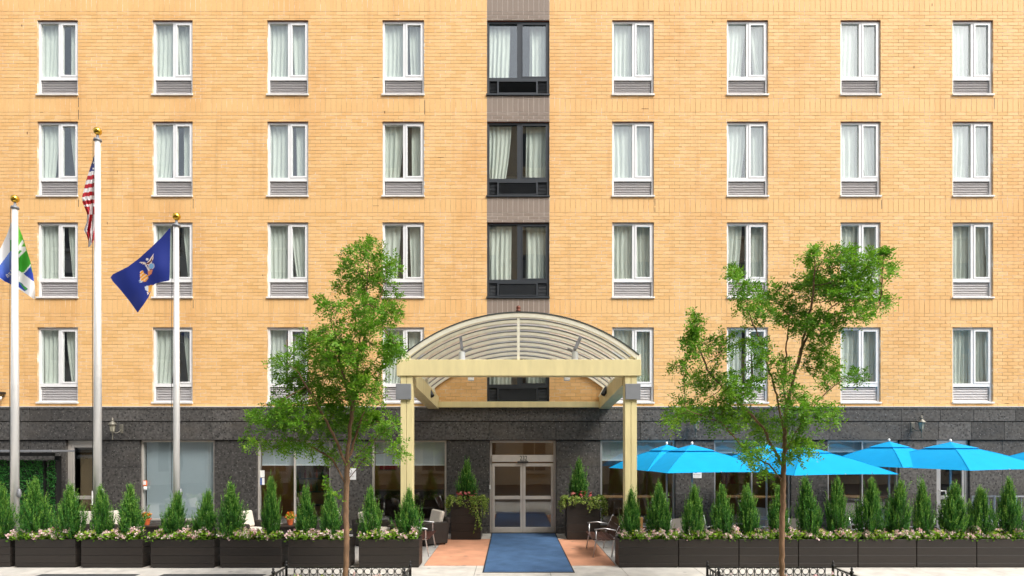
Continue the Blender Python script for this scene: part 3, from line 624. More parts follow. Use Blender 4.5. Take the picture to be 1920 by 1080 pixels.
# arched ribs and translucent panels, falling gently towards the wall
AX0, AX1 = PX(757, YF), PX(1197, YF); AXC = (AX0+AX1)/2; HW = (AX1-AX0)/2
def arch(t, u, dz=0.):
    """t 0..1 front to back, u -1..1 across"""
    z_sp = PZ(667, YF)-.30*t; rise = PZ(587, YF)-PZ(667, YF)
    rad = (HW*HW+rise*rise)/(2*rise); a0 = math.asin(HW/rad); a = a0*u
    return Vector((AXC+(rad+dz)*math.sin(a), YF+(YR-YF)*t, z_sp+rise-rad+(rad+dz)*math.cos(a)))
NR = 9
for k in range(NR):
    t = k/(NR-1); b = MB(); n = 32; wd = .06 if k else .09; hh = .075 if k else .10
    for j in range(n):
        u0, u1 = -1+2*j/n, -1+2*(j+1)/n
        y0 = -wd/2; y1 = wd/2
        A = [arch(t, u0, d)+Vector((0, y, 0)) for d in (-hh, 0) for y in (y0, y1)]; B = [arch(t, u1, d)+Vector((0, y, 0)) for d in (-hh, 0) for y in (y0, y1)]
        i = len(b.v); b.v += [tuple(q) for q in A+B]
        for q in ((0, 4, 5, 1), (2, 3, 7, 6), (0, 2, 6, 4), (1, 5, 7, 3)): b.f.append(tuple(i+m for m in q)); b.t.append(0)
    cl(b.build('rib', 'pale_cream', can))
    b = MB()
    for j in range(n):
        u0, u1 = -1+2*j/n, -1+2*(j+1)/n
        A = [arch(t, u0, d)+Vector((0, y, 0)) for d in (.002, .024) for y in (-wd/2-.012, wd/2+.012)]; B = [arch(t, u1, d)+Vector((0, y, 0)) for d in (.002, .024) for y in (-wd/2-.012, wd/2+.012)]
        i = len(b.v); b.v += [tuple(q) for q in A+B]
        for q in ((0, 4, 5, 1), (2, 3, 7, 6), (0, 2, 6, 4), (1, 5, 7, 3)): b.f.append(tuple(i+m for m in q)); b.t.append(0)
    cl(b.build('gasket', 'dark_line', can))
    if k < NR-1:
        cl(MB().grid(32, 2, lambda u, v, k=k: arch((k+.12+v*.76)/(NR-1), -1+2*u, .006)).build('roof_panel', 'polycarbonate', can, smooth=True))
for s in (-1, 1):
    e0, e1 = arch(0, s), arch(1, s)
    cl(MB().bar(e0+Vector((0, -.05, -.03)), e1+Vector((0, 0, -.03)), .10, .12).build('eaves_rail', 'pale_cream', can))
    for k in range(4):
        p = arch(k/3*.98+.01, s*.985, -.1); xi = (bx0+.15 if s < 0 else bx1-.15); zt = zb1 if k == 0 else (zs0+.36+(zs1-zs0)*(k/3))
        cl(MB().bar((xi-s*.12, p.y, zt-.02), (p.x, p.y, p.z+.05), .08, .08, up=(0, 1, 0)).build('bracket', 'pale_cream', can))
cl(MB().box(PX(969.5, YF), PX(974.5, YF), YF-.03, YF+.03, zb1-.002, arch(0, 0, -.1).z+.02).build('king_post', 'pale_cream', can))
cl(MB().lathe([(.055, 0), (.06, .03), (.035, .05), (.05, .08), (.045, .12), (.015, .14)], 12, (PX(972, YF), YF, arch(0, 0, .024).z)).build('finial', 'bronze', can, smooth=True))
for s, px in ((-1, 866), (1, 1078)):
    cl(MB().lathe([(.075, 0), (.075, .26), (.06, .27)], 14, (PX(px, YF+.3), YF+.3, PZ(676, YF)-.03)).build('lamp_drum', 'lamp_grey', can, smooth=False))
    q = arch(.18, s*.52 if s < 0 else .52, -.08); cl(MB().bar((PX(px, YF+.3), YF+.35, PZ(655, YF+.3)), q, .06, .05).build('strut', 'zinc', can))
    q2 = arch(.5, s*.46, -.08); cl(MB().bar((PX(px, YF+.3), YF+.38, PZ(660, YF+.3)), (q2.x, q2.y, q2.z), .05, .05).build('strut', 'zinc', can))
for px in (883, 1063): cl(MB().box(PX(px-5.5, -3.2), PX(px+5.5, -3.2), -3.27, -3.13, PZ(714, -3.2), PZ(700, -3.2)).build('ceiling_lamp', 'soft_white', can, bevel=.01))
for s, px, py in ((-1, 807, 737), (1, 1134, 734)):
    c0 = P(px, py, -1.6); d = Vector((-s*.5, -.3, -.8)).normalized(); m = MB().tube([c0-d*.11, c0+d*.11], .065, 12)
    sp = cl(m.build('spotlight', 'black', can)); 
    cl(MB().bar(c0+Vector((s*.16, 0, .05)), c0-d*.05, .03, .03).build('spotlight_arm', 'black', can))

# ------------------------------------------------------------------ carpet
car = thing('entrance_carpet', 'long blue carpet runner laid from the pavement to the glass doors', 'carpet', (.335, -2.7, 0))
CX0, CX1, CY0, CY1 = -.60, 1.275, -5.24, -.06
def carpet_z(y): return .007+(.018 if y > -.95 else 0.)
mb = MB(); mb.grid(14, 40, lambda u, v: (CX0+.03+u*(CX1-CX0-.06)-.335, CY0+.03+v*(CY1-CY0-.06)+2.7, carpet_z(CY0+v*(CY1-CY0))+.006+.0015*math.sin(9*v*5+3*u))); mb.build('pile', 'carpet', car, smooth=True)
mb = MB(); e = .03
for (a, b, c, d) in ((CX0, CX0+e, CY0, -.96), (CX1-e, CX1, CY0, -.96), (CX0+e, CX1-e, CY0, CY0+e)): mb.box(a-.335, b-.335, c+2.7, d+2.7, .002, .011)
for (a, b) in ((CX0, CX0+e), (CX1-e, CX1)): mb.box(a-.335, b-.335, -.93+2.7, CY1+2.7, .014, .03)
mb.build('edging', 'carpet_edge', car)

# ------------------------------------------------------------------ wall lanterns
def lantern(px, py, flip, label):
    o = thing('wall_lantern', label, 'lantern', (PX(px, -.28), -.28, PZ(py+20, -.28)), 0, 'wall lanterns along the stone band')
    MB().lathe([(.012, .0), (.022, .02), (.012, .06), (.016, .12), (.012, .18), (.045, .21), (.03, .23), (.06, .25)], 10).build('stem', 'lantern', o, smooth=True)
    MB().lathe([(.055, .25), (.085, .44)], 6).build('glass_body', 'lantern_glass', o)
    for k in range(6):
        a = k*math.pi/3; MB().bar((.056*math.cos(a), .056*math.sin(a), .25), (.087*math.cos(a), .087*math.sin(a), .44), .012, .012).build('glazing_bar', 'lantern', o)
    MB().lathe([(.12, .44), (.115, .455), (.05, .52), (.035, .55), (.05, .57), (.02, .59), (.025, .62), (.006, .65)], 12).build('roof', 'lantern', o, smooth=True)
    s = 1 if flip else -1
    MB().tube([(0, 0, .22), (s*.06, .06, .20), (s*.10, .14, .24), (s*.11, .22, .32)], .014, 6).build('arm', 'lantern', o, smooth=True)
    MB().box(s*.11-.055, s*.11+.055, .205, .225, .20, .46).build('wall_plate', 'lantern', o, bevel=.01)
lantern(211, 805, True, 'bronze wall lantern on the dark stone between the flagpoles')
lantern(1305, 800, True, 'bronze wall lantern half hidden by the leaves of the right tree')
lantern(1728, 801, False, 'bronze wall lantern beside the glazed side door above the umbrellas')

# signs on the piers
def no_smoking(px0, px1, py0, py1, label):
    Y = -.02; x0, x1, z0, z1 = PX(px0, Y), PX(px1, Y), PZ(py1, Y), PZ(py0, Y); cx, cz = (x0*.62+x1*.38), z1-(z1-z0)*.32
    o = thing('no_smoking_sign', label, 'sign', ((x0+x1)/2, Y, z0)); off = Vector(((x0+x1)/2, Y, z0))
    MB().box(x0-off.x, x1-off.x, -.006, .006, 0, z1-z0).build('plate', 'sign_white', o)
    def loc(b, n, m): return b.build(n, m, o)
    b = MB(); r = (x1-x0)*.26; c = Vector((cx-off.x, -.008, cz-off.z))
    for k in range(20):
        a, a2 = k*math.pi/10, (k+1)*math.pi/10
        b.bar(c+Vector((r*math.cos(a), 0, r*math.sin(a))), c+Vector((r*math.cos(a2), 0, r*math.sin(a2))), .003, .010, up=(0, 0, 1) if abs(math.sin(a)) > .7 else (1, 0, 0))
    b.bar(c+Vector((-r*.7, 0, r*.7)), c+Vector((r*.7, 0, -r*.7)), .003, .010, up=(1, 0, 1)); loc(b, 'prohibition_ring', 'ink')
    loc(MB().box(c.x-.045, c.x+.03, -.009, -.0065, c.z-.016, c.z), 'cigarette', 'ink')
    t = text('sign_text', 'NO SMOKING', .034, (0, -.0065, (z1-z0)*.30), 'ink', o, extr=.0004); t2 = text('sign_text', 'within 25 feet', .022, (0, -.0065, (z1-z0)*.17), 'grille', o, extr=.0004) if False else None
    loc(MB().box(-.09, .09, -.0075, -.0065, (z1-z0)*.19, (z1-z0)*.205), 'text_line', 'grille'); loc(MB().box(-.08, .06, -.0075, -.0065, (z1-z0)*.11, (z1-z0)*.125), 'text_line', 'grille')
no_smoking(1298, 1315.5, 875, 896.5, 'white no smoking sign on the stone pier under a blue umbrella')
no_smoking(646.5, 667.5, 878, 899.5, 'white no smoking sign on the stone pier behind the left tree trunk')
fb = thing('fire_call_box', 'small orange and white box fixed to the frame of the blinded window', 'box', (PX(271, .0), -.0, PZ(918)))
MB().box(-.055, .055, 0, .05, .1, .26).build('case', 'orange', fb, bevel=.008); MB().box(-.038, .042, -.006, .002, .14, .245).build('face', 'soft_white', fb, bevel=.002)
MB().lathe([(.02, -.02), (.045, 0), (.05, .05), (.04, .09)], 10, (0, .03, .0)).build('bell', 'soft_white', fb, smooth=True)
sc = thing('security_camera', 'white security camera under a dark bracket on the brick at the left edge', 'camera', (PX(3, -.1), -.1, PZ(747)))
MB().tube([(0, .09, .05), (-.02, 0, .05), (-.03, -.06, .02)], .015, 6).build('arm', 'black', sc); MB().lathe([(.05, -.06), (.06, 0), (.055, .04)], 12, (-.02, -.05, 0)).build('housing', 'soft_white', sc, smooth=True); MB().box(-.14, .05, -.1, .09, .12, .18).build('bracket', 'black', sc, bevel=.005)

# ------------------------------------------------------------------ flagpoles and flags
FY = -4.05
def flagpole(px, py_top, r0, label):
    x = PX(px, FY); zt = PZ(py_top, FY)
    o = thing('flagpole', label, 'flagpole', (x, FY, 0), 0, 'flagpoles behind the planters'); hb = zt-.33
    MB().lathe([(r0*2.4, 0), (r0*2.4, .03), (r0*1.3, .10), (r0, .12)], 20).build('base', 'flagpole', o, smooth=True)
    MB().tube([(0, 0, .10), (0, 0, hb*.5), (0, 0, hb)], [r0, r0*.92, r0*.68], 20).build('pole', 'flagpole', o, smooth=True)
    MB().lathe([(.05, hb), (.085, hb+.02), (.075, hb+.06), (.03, hb+.08), (.025, hb+.15)], 12).build('truck', 'zinc', o, smooth=True)
    MB().lathe([(.085*math.sin(math.pi*k/12)+.001, hb+.235-.085*math.cos(math.pi*k/12)) for k in range(13)], 18).build('ball', 'gold', o, smooth=True)
    MB().tube([(-.085, -.02, hb+.02), (-.10, -.02, hb*.6), (-.11, 0, 1.6), (-r0, 0, 1.5)], .006, 5).build('halyard', 'dark_line', o)
    MB().lathe([(.02, 0), (.04, .03), (.045, .1), (.03, .16), (.015, .2)], 10, (r0+.03, -.02, 1.42)).build('cleat_cover', 'zinc', o, smooth=True)
    return o
flagpole(28, 365, .082, 'silver flagpole at the left edge flying the white green and blue flag')
flagpole(183, 238, .084, 'tallest silver flagpole, carrying the striped red and white flag')
flagpole(331, 398, .072, 'silver flagpole beside the blinded window flying the plain blue crested flag')
def interp(pts, y):
    for (y0, x0), (y1, x1) in zip(pts[:-1], pts[1:]):
        if y0 <= y <= y1: return x0+(x1-x0)*(y-y0)/max(1e-6, y1-y0)
    return pts[-1][1] if y > pts[-1][0] else pts[0][1]
def inpoly(x, y, poly):
    c = False; j = len(poly)-1
    for i in range(len(poly)):
        xi, yi = poly[i]; xj, yj = poly[j]
        if (yi > y) != (yj > y) and x < (xj-xi)*(y-yi)/(yj-yi)+xi: c = not c
        j = i
    return c
def flag(name, label, left, right, y0, y1, depth, colour, nu, nv, base):
    """cloth between two edges (measured on the photograph, at the flagpole's distance), with its folds in depth"""
    V = []; C = []; Fc = []
    for j in range(nv+1):
        y = y0+(y1-y0)*j/nv; a, b = interp(left, y), interp(right, y)
        for i in range(nu+1):
            u = i/nu; px = a+(b-a)*u; Y = base+depth(u, j/nv, px, y); V.append(tuple(P(px, y, Y)))
    for j in range(nv):
        for i in range(nu):
            k = j*(nu+1)+i; Fc.append((k, k+1, k+nu+2, k+nu+1)); y = y0+(y1-y0)*(j+.5)/nv; a, b = interp(left, y), interp(right, y); C.append((*colour(a+(b-a)*(i+.5)/nu, y), 1))
    org = Vector(V[0]); V = [tuple(Vector(v)-org) for v in V]
    me = bpy.data.meshes.new(name); me.from_pydata(V, [], Fc); me.materials.append(MATS['flag_print'])
    at = me.attributes.new('print', 'FLOAT_COLOR', 'FACE'); at.data.foreach_set('color', np.array(C, dtype=np.float32).ravel())
    me.polygons.foreach_set('use_smooth', [True]*len(Fc)); me.update()
    o = link(name, me, None, org); return tag(o, label, 'flag', 'flags on the poles')
RED, WHT, NAVY = (.48, .015, .03), (.80, .80, .82), (.03, .045, .20)
def us(px, y):
    s = (179-px)
    if y < 388:
        yy = y - s*.16
        if yy < 320:
            for sx, sy in ((175, 305), (175, 316), (178, 296)):
                if (px-sx)**2+(y-sy)**2 < 3.2: return WHT
            return NAVY
        k = int((yy-320)/7.6)
        return WHT if k % 2 == 0 else RED
    d = px - (162+(y-388)*.02) + 3*math.sin(y*.06)
    if y < 402: return RED if px < 168 or px > 174+.0 else WHT
    k = int((px-150+(y-400)*.14)/6.0)
    return RED if k % 2 else WHT
flag('striped_flag', 'red and white striped flag with starred blue corner hanging limp from the tallest pole',
     [(285, 178.5), (300, 174), (330, 164), (350, 158.5), (370, 153.5), (380, 155), (400, 163), (415, 163), (432, 157), (440, 162), (452, 166), (463, 165)],
     [(285, 179.5), (300, 179.5), (400, 179), (430, 178), (450, 176), (463, 168)], 285, 463,
     lambda u, v, px, y: .05*math.sin(7*u*(1-v*.2)+6*v)*(.3+v)+.05*v*math.sin(15*u+9*v)+(.05 if v > .5 else 0)*math.sin(20*u), us, 30, 120, FY-.02)
BLU = (.005, .020, .21)
EAGLE = [[(261, 492), (270, 491), (275, 494), (281, 486), (288, 475), (287, 486), (284, 493), (278, 497), (268, 495)]]
def ny(px, y):
    if any(inpoly(px, y, q) for q in EAGLE):
        if inpoly(px, y, [(266, 493), (274, 494.5), (282, 489), (286, 481), (285.5, 489), (279, 495.5), (270, 494.5)]): return (.14, .03, .03)
        return (.72, .6, .52)
    if (px-276)**2+(y-486)**2 < 6: return (.75, .72, .7)
    if (px-284)**2+(y-499)**2 < 34: return (.16, .36, .62) if (px-284)**2+(y-499)**2 < 22 else (.6, .5, .5)
    if inpoly(px, y, [(270, 494), (272, 494), (281, 506), (279, 508)]): return (.75, .7, .65)
    if inpoly(px, y, [(263, 509), (267, 507), (270, 512), (277, 516), (278, 523), (272, 529), (264, 526), (262, 518)]):
        return (.75, .32, .02) if (px+y*1.3) % 9 < 6 else (.72, .55, .45)
    if inpoly(px, y, [(277, 505), (286, 506), (284, 514), (278, 518)]): return (.62, .22, .10)
    if inpoly(px, y, [(262, 522), (268, 529), (262, 530)]): return (.45, .55, .7)
    if inpoly(px, y, [(271, 537), (286, 534), (284, 544), (280, 549), (276, 546), (272, 543)]): return (.70, .35, .05) if px > 278 else (.55, .6, .7)
    if inpoly(px, y, [(275, 547), (280, 549), (277, 553)]): return (.7, .6, .55)
    return BLU
def nydepth(u, v, px, y):
    # the hoist side swings out as a soft fold in front of the fly
    e = px-(300-(y-455)*.42); f = 1/(1+math.exp(-max(-30, min(30, e/6)))); q = min(1, max(0, (y-440)/70)); q = q*q*(3-2*q)
    return -.15*f*q + .05*math.sin(.045*(px*.9+y*.6)) + .03*math.sin(.10*(px-y*.5))*v
flag('blue_flag', 'dark blue flag with eagle and shield crest blowing from the third pole',
     [(428, 318), (445, 303), (465, 282), (485, 260), (500, 240), (508, 224), (514, 212), (520, 207), (527, 211), (545, 227), (565, 243), (586, 258)],
     [(428, 319.5), (470, 319), (520, 318), (526.5, 317.5), (528, 306), (531, 293), (536, 285.5), (545, 283), (558, 278), (570, 270), (578, 264), (586, 258.7)], 428, 586, nydepth, ny, 80, 110, FY+.02)
GRN, DBL, PWH = (.05, .38, .03), (.015, .05, .42), (.82, .84, .86)
def corp(px, y):
    if inpoly(px, y, [(32, 485), (34, 506), (66, 530), (66, 562), (34, 545), (20, 534), (34, 527), (48, 545), (52, 541), (33, 527)]):
        if inpoly(px, y, [(33, 527), (40, 530), (52, 543), (46, 546), (33, 537)]): return DBL
        return PWH
    if px > 30 and px < 70:
        if inpoly(px, y, [(42, 449), (45, 455), (31, 478), (27, 474)]) or inpoly(px, y, [(28, 462), (48, 463), (49, 470), (40, 478), (30, 489), (28, 484), (42, 470), (28, 469)]): return PWH
        if inpoly(px, y, [(30, 515), (45, 510), (57, 496), (58, 499), (46, 512), (42, 513)]): return PWH
        if inpoly(px, y, [(43, 512), (57, 499), (62, 515), (64, 532)]): return DBL
        return (.10, .46, .025) if y < 470 else GRN
    if inpoly(px, y, [(-30, 490), (0, 497), (20, 470), (24, 475), (22, 538), (0, 521), (-30, 505)]):
        for k in range(3):                     # lettering running up the cloth
            cx, cy = 14+k*4.2, 517-k*3.2
            dx, dy = px-cx, y-cy; a, b = dx*.8-dy*.6, dx*.6+dy*.8
            if k < 2 and -1.9 < a < 1.9 and -3 < b < 3.4 and not (-.8 < a < .7 and b > -1.6): return PWH
            if k == 2 and -.6 < a < .6 and -5 < b < 3.4: return PWH
        t = (y-470)/60
        return (.14*(1-t)+.01*t, .28*(1-t)+.04*t, .75*(1-t)+.42*t)
    if px > 19 and y > 450 and y < 495: return GRN
    return PWH
flag('company_flag', 'white green and blue company flag blowing on the pole at the left edge',
     [(412, 23), (440, 13), (465, 1), (490, -14), (505, -20), (515, -10), (525, 4), (535, 24), (545, 40), (553, 52), (561, 64)],
     [(412, 28), (420, 33), (440, 41), (465, 49), (490, 57), (515, 62), (535, 65), (550, 66), (561, 65)], 412, 561,
     lambda u, v, px, y: .12*math.sin(.09*(px+.5*y))*(.3+v)+.05*math.sin(.2*px), corp, 80, 130, FY+.17)

# ------------------------------------------------------------------ planters with flowers and conifers
PYF, PDEP, PZT = -4.74, .42, .61
def planter(x0, x1, label, group, dy=0.):
    o = thing('planter_box', label, 'planter', ((x0+x1)/2, PYF+PDEP/2+dy, 0), 0, group); w = (x1-x0)/2; d = PDEP/2
    n = 4; zc = [.02, .10, .265, .43, .60]
    for k in range(n):
        for s in (-1, 1):
            MB().box(-w, w, s*d-.012, s*d+.012, zc[k]+.002, zc[k+1]-.002).build('board', 'planter', o, bevel=.003)
            MB().box(s*(w-.012)-.012, s*(w-.012)+.012, -d+.0125, d-.0125, zc[k]+.002, zc[k+1]-.002).build('board', 'planter', o, bevel=.003)
    MB().box(-w+.03, w-.03, -d+.02, d-.02, .02, .55).build('soil', 'soil', o); MB().box(-w+.02, w-.02, -d+.015, d-.015, .0, .022).build('plinth', 'black', o)
    return o
def leaves_np(base, dirs, up, ln, wd):
    """folded diamond leaves: base points, unit directions, unit side vectors"""
    tip = base+dirs*ln[:, None]; mid = base+dirs*(ln*.45)[:, None]
    a = mid+up*(wd/2)[:, None]; b = mid-up*(wd/2)[:, None]
    return np.stack([base, a, tip, b], 1).reshape(-1, 3)
def unit(a): return a/np.maximum(1e-9, np.linalg.norm(a, axis=-1, keepdims=True))
def flower_meshes(w, d, seed, hgt=.16):
    r = np.random.default_rng(seed); n = int(900*w)
    bx = r.uniform(-w/2, w/2, n); by = r.uniform(-d/2-.03, d/2, n); lump = .5+.5*np.sin(bx*9+seed)*np.cos(bx*23+seed*2); bz = r.uniform(.0, 1, n)**.7*hgt*(.45+.55*lump)
    base = np.stack([bx, by, bz], 1); dr = unit(np.stack([r.normal(0, 1, n), r.normal(-.35, 1, n), r.uniform(-.1, .9, n)], 1)); sd = unit(np.cross(dr, unit(r.normal(0, 1, (n, 3))+np.array([0, 0, .8]))))
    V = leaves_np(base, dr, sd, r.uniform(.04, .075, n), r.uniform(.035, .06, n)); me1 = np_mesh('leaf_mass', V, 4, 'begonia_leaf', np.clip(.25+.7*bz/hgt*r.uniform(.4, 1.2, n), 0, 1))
    k = int(135*w); cx = r.uniform(-w/2, w/2, k); cy = r.uniform(-d/2-.03, d/2-.05, k); lump = .5+.5*np.sin(cx*9+seed)*np.cos(cx*23+seed*2); cz = hgt*(.35+.75*lump)*r.uniform(.6, 1.08, k)
    c = np.repeat(np.stack([cx, cy, cz], 1), 6, 0)+r.normal(0, .012, (k*6, 3)); dr = unit(r.normal(0, 1, (k*6, 3))+np.array([0, -.4, .3])); sd = unit(np.cross(dr, r.normal(0, 1, (k*6, 3))))
    V2 = leaves_np(c, dr, sd, r.uniform(.034, .050, k*6), r.uniform(.030, .044, k*6)); me2 = np_mesh('blossoms', V2, 4, 'blossom', np.repeat(r.uniform(0, 1, k), 6)*.6+r.uniform(0, .4, k*6))
    return me1, me2
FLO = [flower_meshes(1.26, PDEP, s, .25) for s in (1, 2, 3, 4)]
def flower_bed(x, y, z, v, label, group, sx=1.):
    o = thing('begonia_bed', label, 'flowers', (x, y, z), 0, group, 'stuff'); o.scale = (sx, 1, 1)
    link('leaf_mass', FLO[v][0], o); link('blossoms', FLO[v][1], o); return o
def conifer_mesh(seed, lean, fat):
    """upright feathery plumes: each a shoot carrying small scale-leaf sprays, dark inside and bright at the tips"""
    r = np.random.default_rng(seed); N = 560
    h = r.uniform(0, 1, N)**.9; ang = r.uniform(0, 2*np.pi, N)
    prof = np.interp(h, [0, .10, .28, .5, .72, .88, 1.], [.62, .92, 1., .80, .46, .20, .02])*fat
    lob = 1+.22*np.sin(2*ang+seed*1.7+3*h)+.20*np.sin(5*ang+9*h+seed)
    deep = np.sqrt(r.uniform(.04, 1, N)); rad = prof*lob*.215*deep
    base = np.stack([rad*np.cos(ang)+lean*h*.16, rad*np.sin(ang), h*.74], 1)
    out = np.stack([np.cos(ang), np.sin(ang), np.zeros(N)], 1)
    d = unit(out*(.46*(1-h*.75)*deep)[:, None]+np.array([lean*.10, 0, 1.])+r.normal(0, .15, (N, 3)))
    ln = r.uniform(.13, .25, N)*(1.05-.15*h)*np.where(r.uniform(0, 1, N) < .07, 1.35, 1.); K = 20
    t = (np.arange(K)+.5)/K
    pts = base[:, None]+d[:, None]*(ln[:, None]*t)[:, :, None]+np.array([0, 0, 1.])*(ln[:, None]*.16*t**2)[:, :, None]
    pl = unit(np.cross(d, unit(r.normal(0, 1, (N, 3)))))
    side = pl[:, None]*np.where(np.arange(K) % 2, 1, -1)[None, :, None]
    ld = unit(d[:, None]*1.35+side*.9+r.normal(0, .30, (N, K, 3))).reshape(-1, 3); b = pts.reshape(-1, 3)
    L2 = (np.repeat(ln, K)*.27*np.tile(1.15-.70*t, N))*r.uniform(.6, 1.25, N*K); sv = unit(np.cross(ld, r.normal(0, 1, (N*K, 3))))
    V = leaves_np(b, ld, sv, L2, L2*.26+.003)
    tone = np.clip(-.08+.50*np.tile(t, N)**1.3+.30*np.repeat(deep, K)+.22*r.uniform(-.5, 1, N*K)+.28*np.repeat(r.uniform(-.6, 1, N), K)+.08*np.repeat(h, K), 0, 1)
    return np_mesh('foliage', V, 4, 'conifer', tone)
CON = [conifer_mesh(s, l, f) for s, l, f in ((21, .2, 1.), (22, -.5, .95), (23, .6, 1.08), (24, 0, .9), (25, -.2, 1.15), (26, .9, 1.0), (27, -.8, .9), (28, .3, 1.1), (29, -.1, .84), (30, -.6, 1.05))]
stem_me = MB().tube([(0, 0, -.02), (.01, 0, .2), (.0, .01, .55)], [.018, .012, .003], 6).mesh('stem', 'twig')
def conifer(x, y, z, height, width, v, rz, label, group):
    o = thing('conifer_shrub', label, 'shrub', (x, y, z), rz, group); o.scale = (width, width, height)
    link('foliage', CON[v], o); link('stem', stem_me, o); return o
PYC = PYF+PDEP/2
leftp = [(-98, 16), (29, 142), (155, 269), (286, 404), (415, 529), (542, 656), (673, 786)]
rightp = [(1160, 1271.4), (1273, 1384.4), (1386, 1496), (1497.5, 1607.4), (1609, 1717.4), (1719, 1830), (1831.5, 1942)]
for i, (a, b) in enumerate(leftp):
    lab = 'dark brown board planter, %s from the left edge in the row beside the flagpoles' % ORD[i] if i < 6 else 'dark brown board planter beside the left bench, at the end of its row'
    planter(PX(a, PYF), PX(b, PYF), lab, 'planter boxes left of the entrance', [.05, .0, -.03, -.05, -.04, -.03, 0][i])
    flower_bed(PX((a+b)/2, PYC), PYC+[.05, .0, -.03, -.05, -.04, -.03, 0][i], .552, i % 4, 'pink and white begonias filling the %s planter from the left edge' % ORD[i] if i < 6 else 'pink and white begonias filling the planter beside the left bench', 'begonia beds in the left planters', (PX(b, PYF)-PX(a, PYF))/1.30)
for i, (a, b) in enumerate(rightp):
    lab = 'dark brown board planter, %s from the right bench in the row before the umbrellas' % ORD[i]
    planter(PX(a, PYF), PX(b, PYF), lab, 'planter boxes right of the entrance')
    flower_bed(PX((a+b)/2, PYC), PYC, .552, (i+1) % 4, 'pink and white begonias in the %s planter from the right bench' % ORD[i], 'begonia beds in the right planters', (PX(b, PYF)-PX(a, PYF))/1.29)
lsh = [(8, 905), (67, 892), (136, 903), (195, 903), (247, 904), (324, 917), (382, 914), (436, 900), (509, 888), (573, 905), (621, 911), (694, 908), (766, 911)]
rsh = [(1183, 912), (1236, 900), (1298, 905), (1356, 905), (1403, 902), (1460, 906), (1520, 889), (1569, 889), (1626, 892), (1676, 896), (1731, 893), (1787, 901), (1837, 908), (1889, 890)]
for k, (lst, side) in enumerate(((lsh, 'left edge among the planters beside the flagpoles'), (rsh, 'right bench in the planters before the umbrellas'))):
    for i, (px, py) in enumerate(lst):
        if k == 0 and i == len(lst)-1: lab = 'feathery green conifer shrub before the left canopy post, last of its row'
        elif k == 1 and i == len(lst)-1: lab = 'feathery green conifer shrub closest to the right edge before the railing'
        else: lab = 'feathery green conifer shrub, %s from the %s' % (ORD[i], side)
        hh = PZ(py, PYC)-.55; conifer(PX(px, PYC), PYC+random.uniform(-.03, .03), .55, hh*1.0, random.uniform(.80, 1.10), (i*7+k*3) % 10, random.uniform(0, 6.28), lab, 'conifer shrubs left of the entrance' if k == 0 else 'conifer shrubs right of the entrance')

